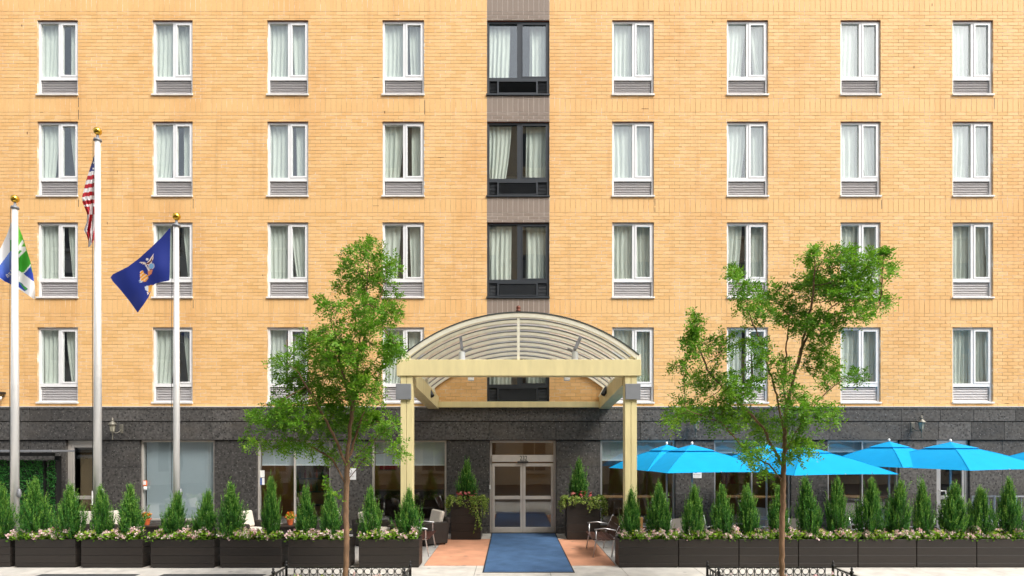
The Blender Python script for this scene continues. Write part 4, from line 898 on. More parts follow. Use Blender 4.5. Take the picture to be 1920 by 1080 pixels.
# tall planters either side of the doors
def tall_planter(a, b, side, Y=-.72):
    x0, x1 = PX(a, Y), PX(b, Y); xc = (x0+x1)/2; w = (x1-x0)/2; ht = PZ(938, Y-.3)
    o = thing('tall_planter', 'tall dark brown planter standing at the %s of the glass doors' % side, 'planter', (xc, Y, .012), 0, 'tall planters flanking the doors')
    zc = np.linspace(0, ht, 6)
    for k in range(5):
        for s in (-1, 1):
            MB().box(-w, w, s*.36-.012, s*.36+.012, zc[k]+.002, zc[k+1]-.002).build('board', 'planter', o, bevel=.003); MB().box(s*(w-.012)-.012, s*(w-.012)+.012, -.3475, .3475, zc[k]+.002, zc[k+1]-.002).build('board', 'planter', o, bevel=.003)
    MB().box(-w+.03, w-.03, -.34, .34, .02, ht-.06).build('soil', 'soil', o)
    return xc, ht+.012
for a, b, side, tip, cxp in ((848, 903, 'left', 860, 875), (1061, 1122, 'right', 859, 1084)):
    xc, ht = tall_planter(a, b, side); Y = -.72
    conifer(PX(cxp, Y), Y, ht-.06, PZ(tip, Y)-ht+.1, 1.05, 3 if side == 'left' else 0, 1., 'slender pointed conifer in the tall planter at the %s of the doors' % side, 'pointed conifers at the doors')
    r = np.random.default_rng(5 if side == 'left' else 9)
    iv = thing('trailing_ivy', 'variegated yellow green ivy spilling over the tall planter at the %s of the doors' % side, 'ivy', (xc, Y, ht-.06), 0, 'trailing ivy at the doors', 'stuff')
    w = (PX(b, Y)-PX(a, Y))/2; pts = []; 
    strands = 75
    for k in range(strands):
        # each strand climbs out of the soil, over the rim, then hangs
        f = k % 3; sx = -1 if side == 'left' else 1
        if f == 0: st = np.array([r.uniform(-w, w), -.30]); od = np.array([r.normal(0, .3), -1.])
        elif f == 1: st = np.array([sx*w*.9, r.uniform(-.33, .2)]); od = np.array([sx*1., r.normal(0, .3)-.2])
        else: st = np.array([-sx*w*.9, r.uniform(-.33, .2)]); od = np.array([-sx*1., r.normal(0, .3)-.2])
        od /= np.linalg.norm(od); reach = r.uniform(.08, .22); drop = abs(r.normal(0, .26))+.05
        if f == 2: drop = .1*drop+.25*max(0, r.normal(.5, .6))
        if f == 0: drop *= .35+1.2*max(0., (st[0]*sx*-1)/w) if side == 'left' else .25+.9*max(0, st[0]/w)
        n = int(10+drop*46)
        for j in range(n):
            t = j/n; s = reach*min(1, t*2.2); z = .10*math.sin(min(1, t*2)*math.pi)*.9 - drop*max(0, t-.35)/.65
            pts.append((st[0]+od[0]*s+.05*math.sin(6*t+k)*t, st[1]+od[1]*s, z+.05))
    pts = np.array(pts); pts = np.repeat(pts, 2, 0)+r.normal(0, .016, (len(pts)*2, 3)); n = len(pts); dr = unit(r.normal(0, 1, (n, 3))+np.array([0, -.5, -.35])); sv = unit(np.cross(dr, r.normal(0, 1, (n, 3))))
    link('leaf_mass', np_mesh('leaf_mass', leaves_np(pts, dr, sv, r.uniform(.03, .055, n), r.uniform(.025, .045, n)), 4, 'ivy', np.clip(r.normal(.6, .28, n), 0, 1)), iv)
    n = 34; cal = thing('caladium', 'dark red caladium leaves in the tall planter at the %s of the doors' % side, 'plant', (xc, Y-.12, ht-.06), 0, 'red caladiums at the doors')
    bp = np.stack([r.uniform(-.26, .26, n), r.uniform(-.18, .12, n), r.uniform(.10, .30, n)], 1); dr = unit(np.stack([r.normal(0, .8, n), r.normal(-.5, .6, n), r.normal(-.1, .5, n)], 1)); sv = unit(np.cross(dr, np.array([0, -.4, 1.])+r.normal(0, .4, (n, 3))))
    link('leaf_mass', np_mesh('leaf_mass', leaves_np(bp, dr, sv, r.uniform(.09, .15, n), r.uniform(.06, .10, n)), 4, 'caladium', r.uniform(0, 1, n)), cal)
    MB().tube([(0, 0, 0), (.02, 0, .12)], .008, 5).build('stem', 'caladium', cal)

# ------------------------------------------------------------------ hedge screen at the left edge
HY = -1.1
hg = thing('hedge_screen', 'dark green leafy hedge screen under a flat black frame at the left edge', 'hedge', (PX(40, HY), HY, 0)); hx0, hx1 = PX(-70, HY)-hg.location.x, PX(100, HY)-hg.location.x; hz = PZ(862, HY)
for (a, b, dd) in ((hx0, PX(84, HY)-hg.location.x-.02, 0), (PX(84, HY)-hg.location.x+.02, hx1, .1)):
    MB().box(a, b, dd, dd+.12, .05, hz-.02).build('panel', 'black', hg)
    n = int(5200*(b-a)); r = np.random.default_rng(3); pt = np.stack([r.uniform(a, b, n), dd-r.uniform(0, .05, n), r.uniform(.03, hz, n)], 1); dr = unit(r.normal(0, 1, (n, 3))+np.array([0, -.9, .1])); sv = unit(np.cross(dr, r.normal(0, 1, (n, 3))))
    link('leaf_mass', np_mesh('leaf_mass', leaves_np(pt, dr, sv, r.uniform(.03, .06, n), r.uniform(.02, .04, n)), 4, 'hedge_leaf', r.uniform(0, 1, n)), hg)
MB().box(hx0, hx1+.25, -.35, .45, PZ(847.5, HY-.3), PZ(846, HY-.3)+.03).build('roof_sheet', 'zinc', hg, bevel=.004)
MB().box(hx0, hx1+.05, -.1, 0, hz+.10, PZ(849, HY-.3)-.005).build('beam', 'black', hg)
MB().box(hx1-.16, hx1-.04, .24, .34, .0, hz+.10).build('post', 'black', hg); MB().box(hx0+.1, hx0+.22, .13, .23, 0, hz+.10).build('post', 'black', hg)

# ------------------------------------------------------------------ benches beside the carpet
def bench(x, y, s, label):
    """two-seat slatted bench, long side along Y, facing the carpet (s = +1 looks to -X)"""
    o = thing('slatted_bench', label, 'bench', (x, y, .003), 0, 'slatted benches beside the carpet'); LN = .60
    for e in (-LN, LN):
        MB().tube([(-s*.27, e, 0), (-s*.20, e, .40), (-s*.20, e, .62), (-s*.24, e, .64), (s*.0, e, .665), (s*.25, e, .62)], .016, 8).build('arm_leg', 'alu', o, smooth=True)
        MB().tube([(s*.16, e, 0), (s*.21, e, .42), (s*.29, e, .62), (s*.40, e, .84)], .016, 8).build('back_leg', 'alu', o, smooth=True)
        MB().tube([(-s*.25, e, .41), (s*.0, e, .38), (s*.21, e, .40)], .014, 8).build('seat_rail', 'alu', o, smooth=True)
    for k in range(5): xx = -s*(.24-.105*k); MB().box(xx-.046, xx+.046, -LN-.02, LN+.02, .405-.006*math.sin(k*.8)*2, .425-.006*math.sin(k*.8)*2).build('seat_slat', 'bench_wood', o, bevel=.004)
    for k in range(3):
        t = k/2; c = Vector((s*(.245+.125*t), 0, .52+.255*t)); m = Matrix.Translation(c) @ Matrix.Rotation(s*R(25), 4, 'Y'); MB().box(-.010, .010, -LN-.02, LN+.02, -.062, .062, m).build('back_slat', 'bench_wood', o, bevel=.004)
    return o
bench(2.14, -3.02, 1, 'slatted red brown bench with metal arms at the right of the carpet')
bench(-2.21, -2.9, -1, 'slatted red brown bench with metal arms half hidden by the left planters')

# ------------------------------------------------------------------ left terrace: wicker armchairs, low tables, flower pots
def armchair(x, y, rz, label):
    o = thing('wicker_armchair', label, 'armchair', (x, y, .002), rz, 'wicker armchairs on the left terrace')
    MB().box(-.36, .36, -.34, .34, .06, .30).build('base', 'wicker', o, bevel=.02)
    for s in (-1, 1):
        MB().box(-.36, .34, s*.40-.055, s*.40+.055, .03, .60).build('arm', 'wicker', o, bevel=.03)
    m = Matrix.Translation((-.36, 0, .44)) @ Matrix.Rotation(R(-8), 4, 'Y'); MB().box(-.055, .055, -.44, .44, -.38, .26, m).build('back', 'wicker', o, bevel=.03)
    MB().box(-.28, .36, -.335, .335, .305, .43).build('seat_cushion', 'cushion', o, bevel=.03)
    m = Matrix.Translation((-.24, 0, .64)) @ Matrix.Rotation(R(-14), 4, 'Y'); MB().box(-.06, .06, -.32, .32, -.21, .23, m).build('back_cushion', 'cushion', o, bevel=.035)
    for sx in (-.3, .3):
        for sy in (-.36, .36): MB().box(sx-.02, sx+.02, sy-.02, sy+.02, 0, .06).build('foot', 'black', o)
    return o
TY = -1.95
for i, (pa, pt, pb, ya, yb_) in enumerate(((222, 285, 362, -1.9, -2.0), (470, 545, 612, -1.9, -1.8), (704, 752, 803, -1.85, -1.65))):
    nm = ['by the blinded window', 'behind the left tree', 'by the left bench'][i]
    armchair(PX(pa, ya), ya, R([-8, -20, -25][i]), 'cream cushioned wicker armchair %s, facing away from the flagpoles' % nm)
    armchair(PX(pb, yb_), yb_, R([190, 200, 212][i]), 'cream cushioned wicker armchair %s, facing towards the flagpoles' % nm)
    tb = thing('terrace_table', 'low dark table between the wicker armchairs %s' % nm, 'table', (PX(pt, TY), TY, .002), 0, 'low terrace tables')
    MB().box(-.30, .30, -.30, .30, .50, .54).build('top', 'dark_cab', tb, bevel=.006); MB().box(-.24, .24, -.24, .24, .03, .498).build('body', 'wicker', tb, bevel=.01); MB().box(-.2, .2, -.2, .2, 0, .03).build('plinth', 'black', tb)
    if i < 2:
        pot = thing('flower_pot', 'terracotta pot of orange flowers on the low table %s' % nm, 'flower pot', (PX(pt+(-5 if i == 0 else 2), TY), TY-.1, .542), 0, 'flower pots on the terrace tables')
        MB().lathe([(.055, 0), (.08, .13), (.088, .13), (.088, .16), (.07, .16), (.065, .14)], 14).build('pot', 'terra_pot', pot, smooth=False)
        r = np.random.default_rng(i); n = 150; pt_ = unit(r.normal(0, 1, (n, 3)))*r.uniform(.04, .12, n)[:, None]+np.array([0, 0, .22]); dr = unit(r.normal(0, 1, (n, 3))); sv = unit(np.cross(dr, r.normal(0, 1, (n, 3))))
        link('foliage', np_mesh('foliage', leaves_np(pt_, dr, sv, np.full(n, .05), np.full(n, .03)), 4, 'begonia_leaf', r.uniform(0, 1, n)), pot)
        n = 90; pt_ = unit(r.normal(0, 1, (n, 3))+np.array([0, -.3, .4]))*r.uniform(.09, .13, n)[:, None]+np.array([0, 0, .22]); dr = unit(r.normal(0, 1, (n, 3))); sv = unit(np.cross(dr, r.normal(0, 1, (n, 3))))
        link('blossoms', np_mesh('blossoms', leaves_np(pt_, dr, sv, np.full(n, .035), np.full(n, .035)), 4, 'orange_flower', r.uniform(0, 1, n)), pot)
armchair(PX(150, -2.1), -2.1, R(-100), 'brown wicker armchair with cream cushions beside the side door, nearest the hedge screen')

# ------------------------------------------------------------------ right terrace: umbrellas, sling chairs, tables
def umbrella(px, py_tip, Y, rot, label, size=2.75):
    x = PX(px, Y); zt = PZ(py_tip, Y); o = thing('patio_umbrella', label, 'umbrella', (x, Y, .002), R(rot), 'blue umbrellas on the right terrace')
    hs = size/2; ztop = zt-.06; zed = ztop-.60
    cor = [(-hs, -hs), (hs, -hs), (hs, hs), (-hs, hs)]
    b = MB(); n = 12
    for k in range(4):
        A = Vector((*cor[k], 0)); B = Vector((*cor[(k+1) % 4], 0))
        def fn(u, v, A=A, B=B):
            p = A.lerp(B, u)*v; rise = (1-v); bow = .055*math.sin(math.pi*v)*(1-.0*u)
            sag = -.035*math.sin(math.pi*u)*(v**1.5)
            e = .03*4*u*(1-u)*v*v
            return (p.x*(1-e), p.y*(1-e), zed+.60*rise+bow+sag+(.045*math.sin(math.pi*u)*v*v))
        b.grid(n, n, fn)
    b.build('canopy', 'umbrella_cloth', o, smooth=False)
    for k in range(4):                             # stitched seams along the four hips
        A = Vector((*cor[k], 0)); b2 = MB()
        b2.tube([(A.x*v, A.y*v, zed+.60*(1-v)+.055*math.sin(math.pi*v)+.003) for v in [q/10 for q in range(2, 11)]], .007, 5); b2.build('seam', 'umbrella_cloth', o)
    b = MB()
    for k in range(4):
        A = Vector((*cor[k], 0))*.30; B = Vector((*cor[(k+1) % 4], 0))*.30
        b.grid(6, 4, lambda u, v, A=A, B=B: (A.lerp(B, u).x*v, A.lerp(B, u).y*v, ztop+.05-.155*v))
    b.build('vent_cap', 'umbrella_cloth', o)
    MB().lathe([(.022, 0), (.028, .02), (.03, .06), (.012, .08)], 10, (0, 0, ztop+.045)).build('finial', 'soft_white', o, smooth=True)
    MB().tube([(0, 0, .05), (0, 0, ztop)], .024, 12).build('pole', 'railing', o, smooth=True)
    for k in range(4):
        for q, f in ((Vector((*cor[k], 0)), 1.), ((Vector((*cor[k], 0))+Vector((*cor[(k+1) % 4], 0)))/2, 1.)):
            MB().bar((q.x*.02, q.y*.02, ztop-.06), (q.x*.97, q.y*.97, zed+.005), .016, .02).build('rib', 'alu', o)
    MB().lathe([(.28, 0), (.28, .05), (.06, .08), (.035, .30), (.03, .32)], 20).build('base', 'zinc', o)
    return o
umbrella(1297.5, 833, -2.35, 12, 'blue patio umbrella in front above the no smoking sign, nearest the canopy post')
umbrella(1509, 836, -2.55, 12, 'blue patio umbrella in front directly behind the right tree trunk')
umbrella(1782, 828, -2.45, 18, 'blue patio umbrella in front of the glazed side door')
umbrella(1250, 833, -1.55, 14, 'blue patio umbrella close to the wall beside the right canopy post', 2.3)
umbrella(1437, 833, -1.55, 14, 'blue patio umbrella close to the wall, left of the right tree trunk', 2.3)
umbrella(1667, 827, -1.55, 22, 'blue patio umbrella close to the wall between the tree and the side door', 2.3)
umbrella(2003, 828, -1.9, 10, 'blue patio umbrella mostly cut off at the right edge of the picture', 2.6)
def sling_chair(x, y, rz, label):
    o = thing('sling_chair', label, 'chair', (x, y, .002), rz, 'sling chairs on the right terrace')
    prof = [(.26, .40), (.10, .385), (-.12, .38), (-.20, .42), (-.26, .62), (-.33, .90)]
    b = MB()
    def fn(u, v):
        t = v*(len(prof)-1); k = min(int(t), len(prof)-2); q = t-k
        return (prof[k][0]+(prof[k+1][0]-prof[k][0])*q, -.24+.48*u, prof[k][1]+(prof[k+1][1]-prof[k][1])*q+.012*math.cos(math.pi*(u-.5)*2))
    b.grid(4, 20, fn).build('sling', 'sling', o, smooth=True)
    for s in (-1, 1):
        MB().tube([(p[0], s*.25, p[1]) for p in prof], .014, 7).build('side_rail', 'alu', o, smooth=True)
        MB().tube([(.24, s*.27, 0), (.22, s*.27, .40), (.20, s*.28, .60), (.10, s*.29, .64), (-.12, s*.28, .62), (-.26, s*.26, .60)], .014, 7).build('arm', 'alu', o, smooth=True)
        MB().tube([(-.30, s*.27, 0), (-.16, s*.26, .40)], .014, 7).build('leg', 'alu', o, smooth=True)
    return o
chairs = [(1212, -3.2, 200, 'left of the terrace beside the first conifer, back to the planters'), (1268, -3.3, 95, 'behind the gap after the second conifer, back to the planters'), (1325, -2.6, 25, 'tilted towards the wall between the third and fourth conifer'), (1376, -3.3, 160, 'behind the fourth conifer'),
          (1428, -1.6, 265, 'near the wall left of the right tree trunk'), (1443, -3.4, 170, 'just left of the right tree trunk at the planter row'), (1492, -3.3, 80, 'just right of the right tree trunk at the planter row'), (1597, -3.1, 15, 'between the eighth and ninth conifer'),
          (1652, -1.7, 250, 'near the wall between the ninth and tenth conifer'), (1713, -3.3, 170, 'between the tenth and eleventh conifer'), (1905, -2.6, 200, 'at the right edge before the railing')]
for px, y, rz, l in chairs: sling_chair(PX(px, y), y, R(rz), 'grey beige sling chair ' + l)
for px, y, l in ((1240, -2.75, 'beside the canopy post'), (1437, -2.15, 'behind the right tree'), (1667, -2.3, 'between the tree and the side door'), (1860, -2.7, 'before the railing')):
    t = thing('cafe_table', 'round grey cafe table %s' % l, 'table', (PX(px, y), y, .002), 0, 'cafe tables on the right terrace')
    MB().lathe([(.36, .71), (.37, .72), (.37, .735), (.36, .74)], 28).build('top', 'table_top', t); MB().tube([(0, 0, .02), (0, 0, .709)], .03, 10).build('column', 'alu', t); MB().lathe([(.22, 0), (.22, .015), (.04, .04)], 18).build('foot', 'alu', t)
mn = tag(MB().box(-.16, .16, -.012, .012, 0, .34).build('menu_board', 'wood', None, bevel=.004), 'small wooden menu board behind the first conifer right of the bench', 'board'); mn.location = (PX(1192, -3.9), -3.9, .62)
mp_ = MB().box(-.02, .02, -.02, .02, -.62, 0).build('post', 'wood', mn)
# railing at the right edge
rl = thing('metal_railing', 'grey metal railing against the dark stone at the right edge', 'railing', (PX(1870, -.45), -.45, .002)); ra, rb = PX(1822, -.45)-rl.location.x, PX(1960, -.45)-rl.location.x; rz_ = PZ(931, -.45)
MB().tube([(ra, 0, rz_), (rb, 0, rz_)], .025, 10).build('top_rail', 'railing', rl, smooth=True); MB().tube([(ra, 0, .15), (rb, 0, .15)], .018, 8).build('bottom_rail', 'railing', rl, smooth=True)
k = ra+.02; i = 0
while k < rb:
    big = i % 4 == 0; MB().tube([(k, 0, 0 if big else .15), (k, 0, rz_)], .028 if big else .011, 8).build('post' if big else 'baluster', 'railing', rl, smooth=True); k += .155; i += 1

# ------------------------------------------------------------------ tree pit guards
def guard(x0, x1, y1, y0, label):
    o = thing('tree_guard', label, 'fence', ((x0+x1)/2, y1, .002), 0, 'tree pit guards'); w = (x1-x0)/2; zt, zl = .44, .305
    post = MB().lathe([(.022, 0), (.022, .46), (.032, .465), (.032, .485), (.012, .50), (.022, .52), (.018, .54), (.004, .56)], 10).mesh('post', 'iron', smooth=True)
    ring = MB(); n = 16
    ring.tube([(.055*math.cos(2*math.pi*k/n), 0, .055*math.sin(2*math.pi*k/n)) for k in range(n+1)], .0065, 5, False); ringm = ring.mesh('ring', 'iron', smooth=True)
    pick = MB().box(-.006, .006, -.006, .006, .06, zt-.01).mesh('picket', 'iron'); pick2 = MB().box(-.006, .006, -.006, .006, .06, zl).mesh('picket', 'iron')
    def panel(a, b):
        a, b = Vector(a), Vector(b); d = b-a; Ln = d.length; d.normalize(); ang = math.atan2(d.y, d.x)
        for z, h in ((zt, .022), (zl, .014), (.07, .014)): MB().bar(a+Vector((0, 0, z)), b+Vector((0, 0, z)), .022 if h > .02 else .014, h).build('rail', 'iron', o)
        n = int(Ln/.134); p = Ln/n
        for k in range(n+1):
            q = a+d*(p*k)
            if 0 < k < n: q2 = link('picket', pick, o, q)
            if k < n and 0 < k+.5 < n:
                if not (k == 0 or k == n-1) or n < 8: r_ = link('ring', ringm, o, a+d*(p*(k+.5))+Vector((0, 0, (zt+zl)/2-.003))); r_.rotation_euler = (0, 0, ang)
                link('picket', pick2, o, a+d*(p*(k+.5)))
    D = y0-y1
    panel((-w, 0, 0), (w, 0, 0)); panel((-w, 0, 0), (-w, D, 0)); panel((w, 0, 0), (w, D, 0))
    for x, y in ((-w, 0), (w, 0), (-w, D*.36), (w, D*.36), (-w, D), (w, D)): link('post', post, o, (x, y, 0))
    return o
guard(-3.95, -1.78, -6.84, -8.4, 'black iron ring topped guard round the left tree pit')
guard(3.42, 5.62, -6.84, -8.4, 'black iron ring topped guard round the right tree pit')
for i, (x0, x1, y0, y1) in enumerate(pits):
    o = thing('pit_flowers', ['pink begonias growing inside the left tree guard', 'pink begonias growing inside the right tree guard'][i], 'flowers', ((x0+x1)/2, -7.65, .03), 0, 'flowers in the tree pits', 'stuff')
    a, b = flower_meshes(2.0, 1.2, 40+i, .36); link('leaf_mass', a, o); link('blossoms', b, o)

# ------------------------------------------------------------------ street trees (space colonisation towards measured leaf clusters)
TYR = -7.45
def tree(label, trunk, limbs, clusters, seed, nat, keep):
    r = np.random.default_rng(seed); d0 = DIST+TYR; sc_ = d0/F
    nodes = []; par = []
    def addpath(pts, p0, dys):
        last = p0; pts3 = [np.array(P(px, py, TYR+dy)) for (px, py), dy in zip(pts, dys)]
        for a, b in zip(pts3[:-1], pts3[1:]):
            n = max(1, int(np.linalg.norm(b-a)/.07))
            for k in range(n):
                q = a+(b-a)*((k+1)/n)+r.normal(0, .006, 3); nodes.append(q); par.append(last); last = len(nodes)-1
        return last
    base = np.array(P(trunk[0][0], trunk[0][1], TYR)); base[2] = .0; nodes.append(base); par.append(-1)
    first = [(trunk[0][0], HOR+EYE*F/d0)]+trunk[1:]
    addpath(first, 0, [0]*len(first))
    for pts, dy in limbs:
        p0 = np.array(P(pts[0][0], pts[0][1], TYR)); A = np.array(nodes); k = int(np.argmin(((A-p0)**2).sum(1))); q = nodes[k]
        pp = [((q[0]/( (DIST+q[1])/F))+960, HOR+(EYE-q[2])/((DIST+q[1])/F))]+pts[1:]; addpath(pp, k, [q[1]-TYR]+[dy*(j+1)/(len(pts)-1) for j in range(len(pts)-1)])
    att = []; area = np.array([c[2]*c[3]*(c[4] if len(c) > 4 else 1) for c in clusters], float); cnt = (area/area.sum()*nat).astype(int)+4
    for c, n in zip(clusters, cnt):
        g = unit(r.normal(0, 1, (n, 3)))*r.uniform(0, 1, (n, 1))**(1/2.4); dy = r.uniform(-.55, .55)
        Yi = TYR+dy+g[:, 1]*max(.35, c[2]*sc_*1.1); si = (DIST+Yi)/F
        att.append(np.stack([(c[0]+g[:, 0]*c[2]-960)*si, Yi, EYE-(c[1]+g[:, 2]*c[3]-HOR)*si], 1))
    att = np.concatenate(att); N = list(nodes); alive = np.ones(len(att), bool)
    for it in range(90):
        A = np.array(N); T = att[alive]
        if len(T) == 0: break
        D2 = ((T[:, None]-A[None])**2).sum(2) if len(T)*len(A) < 6e6 else None
        if D2 is None:
            near = np.array([np.argmin(((A-t)**2).sum(1)) for t in T])
        else: near = D2.argmin(1)
        dist = np.linalg.norm(T-A[near], axis=1); acc = {}
        for k, t in zip(near, T): acc.setdefault(int(k), []).append(t)
        for k, ts in acc.items():
            v = unit(np.array(ts)-A[k]).sum(0); nv = np.linalg.norm(v)
            if nv < 1e-3: continue
            v = v/nv+np.array([0, 0, .10])+r.normal(0, .12, 3); q = A[k]+v/np.linalg.norm(v)*.062; N.append(q); par.append(k)
        A2 = np.array(N); new = A2[len(A):]
        if len(new):
            idx = np.where(alive)[0]; dn = np.sqrt(((T[:, None]-new[None])**2).sum(2)).min(1); alive[idx[dn < .075]] = False
        if len(N) > 9000: break
    n = len(N); A = np.array(N); par_ = np.array(par); ch = np.zeros(n, int); rad = np.zeros(n)
    for k in range(n-1, 0, -1):
        if ch[k] == 0: rad[k] = .0021**2.35
        rad[par_[k]] += rad[k]; ch[par_[k]] += 1
    rad = rad**(1/2.35); rmax = rad[0]; big = .045; rad = np.where(rad > .0045, .0045+(rad-.0045)*(big-.0045)/(rmax-.0045), rad)
    zz = A[:, 2]; 
    root = thing('street_tree', label, 'tree', tuple(base), 0, 'street trees in the pavement')
    mb = MB()
    # continuous tubes along each chain
    main = {}
    for k in range(1, n):
        p = par_[k]
        if p not in main or rad[k] > rad[main[p]]: main[p] = k
    starts = [k for k in range(1, n) if main.get(par_[k]) != k or par_[k] == 0]
    tw = MB()
    for s in starts:
        chain = [par_[s], s]
        while chain[-1] in main: chain.append(main[chain[-1]])
        rr = [min(rad[c], rad[s]*1.05) for c in chain]; pts = [tuple(A[c]-base) for c in chain]
        (mb if rr[0] > .009 else tw).tube(pts, [max(.0016, q) for q in rr], 8 if rr[0] > .02 else 4, False)
    mb.build('trunk', 'bark', root, smooth=True); tw.build('twigs', 'twig', root, smooth=True)
    thin = np.where((rad < .0056) & (np.arange(n) > 0))[0]
    thin = thin[r.uniform(0, 1, len(thin)) < keep]; dirs = unit(A[thin]-A[par_[thin]]); m = len(thin)
    SP = 3; K = 7
    b0 = np.repeat(A[thin], SP, 0); dd = np.repeat(dirs, SP, 0)
    sd_ = unit(dd*.75+r.normal(0, .62, (m*SP, 3))+np.array([0, 0, .05])); ln = r.uniform(.08, .19, m*SP)
    t = (np.arange(K)+.8)/K
    pts = b0[:, None]+sd_[:, None]*(ln[:, None]*t)[:, :, None]-np.array([0, 0, 1.])*(ln[:, None]*.22*t**2)[:, :, None]
    pn = unit(np.cross(sd_, unit(r.normal(0, .55, (m*SP, 3))+np.array([0, 0, 1.]))))
    ld = unit(sd_[:, None]*.75+pn[:, None]*np.where(np.arange(K) % 2, 1, -1)[None, :, None]+r.normal(0, .28, (m*SP, K, 3))).reshape(-1, 3)
    nrm = unit(np.cross(np.repeat(sd_, K, 0), np.repeat(pn, K, 0))+r.normal(0, .35, (m*SP*K, 3))); sv = unit(np.cross(ld, nrm)); q = m*SP*K
    L2 = r.uniform(.034, .064, q); V = leaves_np(pts.reshape(-1, 3)-base, ld, sv, L2, L2*r.uniform(.42, .55, q))
    clump = np.repeat(.5+.5*np.sin(A[thin, 0]*5+A[thin, 2]*4+seed)*np.cos(A[thin, 1]*6+A[thin, 2]*3), SP*K)
    spray_tone = np.repeat(r.uniform(0, 1, m*SP), K); tone = np.clip(.12+.32*clump+.28*spray_tone+.28*np.tile(t, m*SP)*r.uniform(.3, 1.2, q), 0, 1)  # spray tips brighter, their light put into the leaf tone
    link('crown', np_mesh('crown', V, 4, 'tree_leaf', tone), root)
    return q
tree('slender leafy street tree in front of the left planters, rising beside the canopy',
     [(646, 1075), (651, 1010), (648, 950), (651, 900), (652, 860)],
     [([(652, 862), (656, 800), (668, 720), (674, 650), (684, 570), (690, 500), (690, 452)], .1), ([(651, 880), (625, 815), (590, 750), (560, 700), (540, 680)], -.4), ([(653, 868), (672, 800), (705, 720), (728, 650), (735, 590)], .35),
      ([(650, 905), (622, 860), (580, 835), (530, 815), (480, 790)], .3), ([(652, 885), (682, 840), (712, 815), (740, 800)], -.3), ([(660, 760), (640, 690), (625, 620), (612, 575)], -.35), ([(674, 660), (700, 590), (722, 530)], -.2), ([(648, 945), (625, 925), (612, 905)], -.2), ([(652, 905), (668, 880), (690, 850), (720, 850)], .25)],
     [(690, 462, 26, 28, .7), (722, 505, 30, 36), (645, 485, 16, 22, .6), (663, 525, 42, 36), (728, 575, 30, 42), (612, 575, 30, 18), (675, 590, 48, 42), (585, 645, 32, 28), (640, 655, 58, 46, 1.3), (735, 650, 30, 36), (548, 705, 36, 34), (610, 715, 60, 48, 1.4), (690, 720, 36, 46),
      (492, 778, 36, 16), (550, 775, 52, 36, 1.3), (635, 785, 52, 38, 1.2), (715, 800, 36, 20, .7), (545, 835, 42, 18), (475, 835, 22, 8, .6), (610, 850, 36, 18, .8), (745, 840, 24, 24, .4), (685, 850, 26, 24, .7), (520, 690, 20, 28)], 5, 1600, .88)
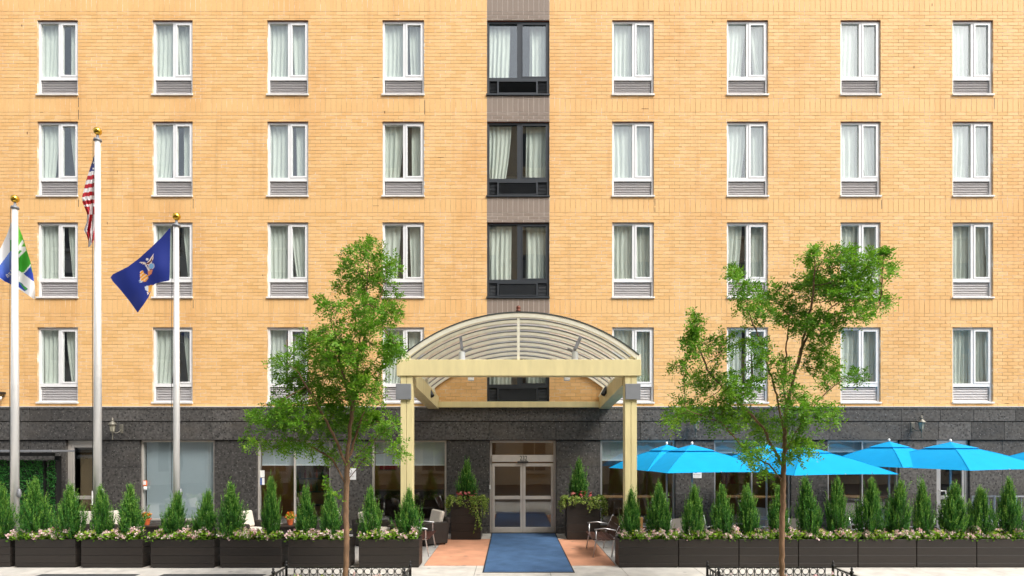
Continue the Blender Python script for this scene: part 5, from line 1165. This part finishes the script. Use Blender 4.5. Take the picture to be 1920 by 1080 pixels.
tree('open crowned street tree in front of the right planters and blue umbrellas',
     [(1466, 1075), (1466, 1000), (1468, 930), (1470, 870), (1471, 820)],
     [([(1471, 822), (1476, 760), (1490, 700), (1508, 640), (1548, 585), (1600, 545), (1650, 515)], .3), ([(1506, 645), (1522, 570), (1528, 500), (1528, 465)], -.3), ([(1470, 830), (1456, 740), (1432, 660), (1410, 600), (1390, 545), (1378, 510)], -.25), ([(1470, 880), (1430, 800), (1380, 750), (1330, 700), (1305, 640)], .35),
      ([(1472, 850), (1510, 780), (1550, 735), (1590, 705)], -.35), ([(1468, 905), (1440, 870), (1400, 845), (1350, 790), (1290, 770)], -.3), ([(1474, 780), (1470, 720), (1474, 650), (1480, 600)], .4), ([(1470, 870), (1495, 830), (1525, 810)], .3), ([(1468, 925), (1445, 895), (1420, 880)], .15), ([(1545, 588), (1600, 580), (1660, 572)], -.2)],
     [(1374, 508, 18, 18), (1396, 540, 26, 26), (1448, 555, 36, 26), (1521, 482, 24, 24), (1578, 486, 36, 28, 1.2), (1635, 492, 38, 22), (1672, 505, 16, 14), (1532, 535, 44, 34, 1.3), (1600, 545, 46, 34, 1.3), (1660, 568, 34, 14), (1485, 595, 42, 34, 1.2), (1420, 585, 40, 18), (1545, 610, 38, 28), (1612, 580, 30, 26),
      (1304, 605, 16, 20, .7), (1298, 655, 24, 28, .8), (1350, 650, 34, 26), (1425, 660, 26, 34, .6), (1530, 660, 28, 24, .7), (1272, 690, 26, 10, .6), (1330, 715, 44, 26, 1.1), (1390, 725, 36, 36), (1470, 700, 22, 42, .6), (1558, 700, 34, 30, .9), (1606, 705, 24, 16, .7), (1290, 770, 44, 26), (1360, 780, 44, 36, 1.1), (1430, 800, 36, 30), (1505, 770, 40, 40, .8),
      (1555, 775, 30, 20, .6), (1410, 850, 36, 22, .8), (1510, 845, 36, 22, .7), (1255, 790, 20, 14, .5), (1425, 880, 18, 14, .7)], 9, 2000, .88)

# ------------------------------------------------------------------ buildings across the street (behind the camera, mirrored in the window panes)
def far_building(x0, x1, y, h, wall_m, label, nwx, nwz, arch_top=False):
    o = thing('office_building', label, 'building', ((x0+x1)/2, y, -.12), 0, 'buildings across the street'); w = (x1-x0)/2
    MB().box(-w, w, -12, 0, 0, h).build('wall', wall_m, o); MB().box(-w-.2, w+.2, -12.2, .5, h, h+.6).build('cornice', wall_m, o)
    ww, wh = 2*w/nwx*.46, h/nwz*.58
    g = MB().box(-ww/2, ww/2, -.02, .03, 0, wh).mesh('window', 'far_glass'); sl = MB().box(-ww/2-.1, ww/2+.1, .0, .25, -.2, 0).box(-.05, .05, .03, .08, 0, wh).mesh('sill', wall_m)
    for i in range(nwx):
        for k in range(nwz):
            p = link('window', g, o, (-w+(i+.5)*2*w/nwx, .01, (k+.22)*h/nwz)); link('sill', sl, p)
    return o
far_building(-34, -11.5, -24.5, 20, 'grey_stone', 'grey stone building across the street mirrored in the left windows', 6, 5)
far_building(-11, 7, -24.5, 26, 'tower_stone', 'tan stone building across the street mirrored in the middle windows', 5, 6)
far_building(7.5, 34, -24.5, 21, 'tan_brick', 'tan brick building across the street mirrored in the right windows', 7, 5)
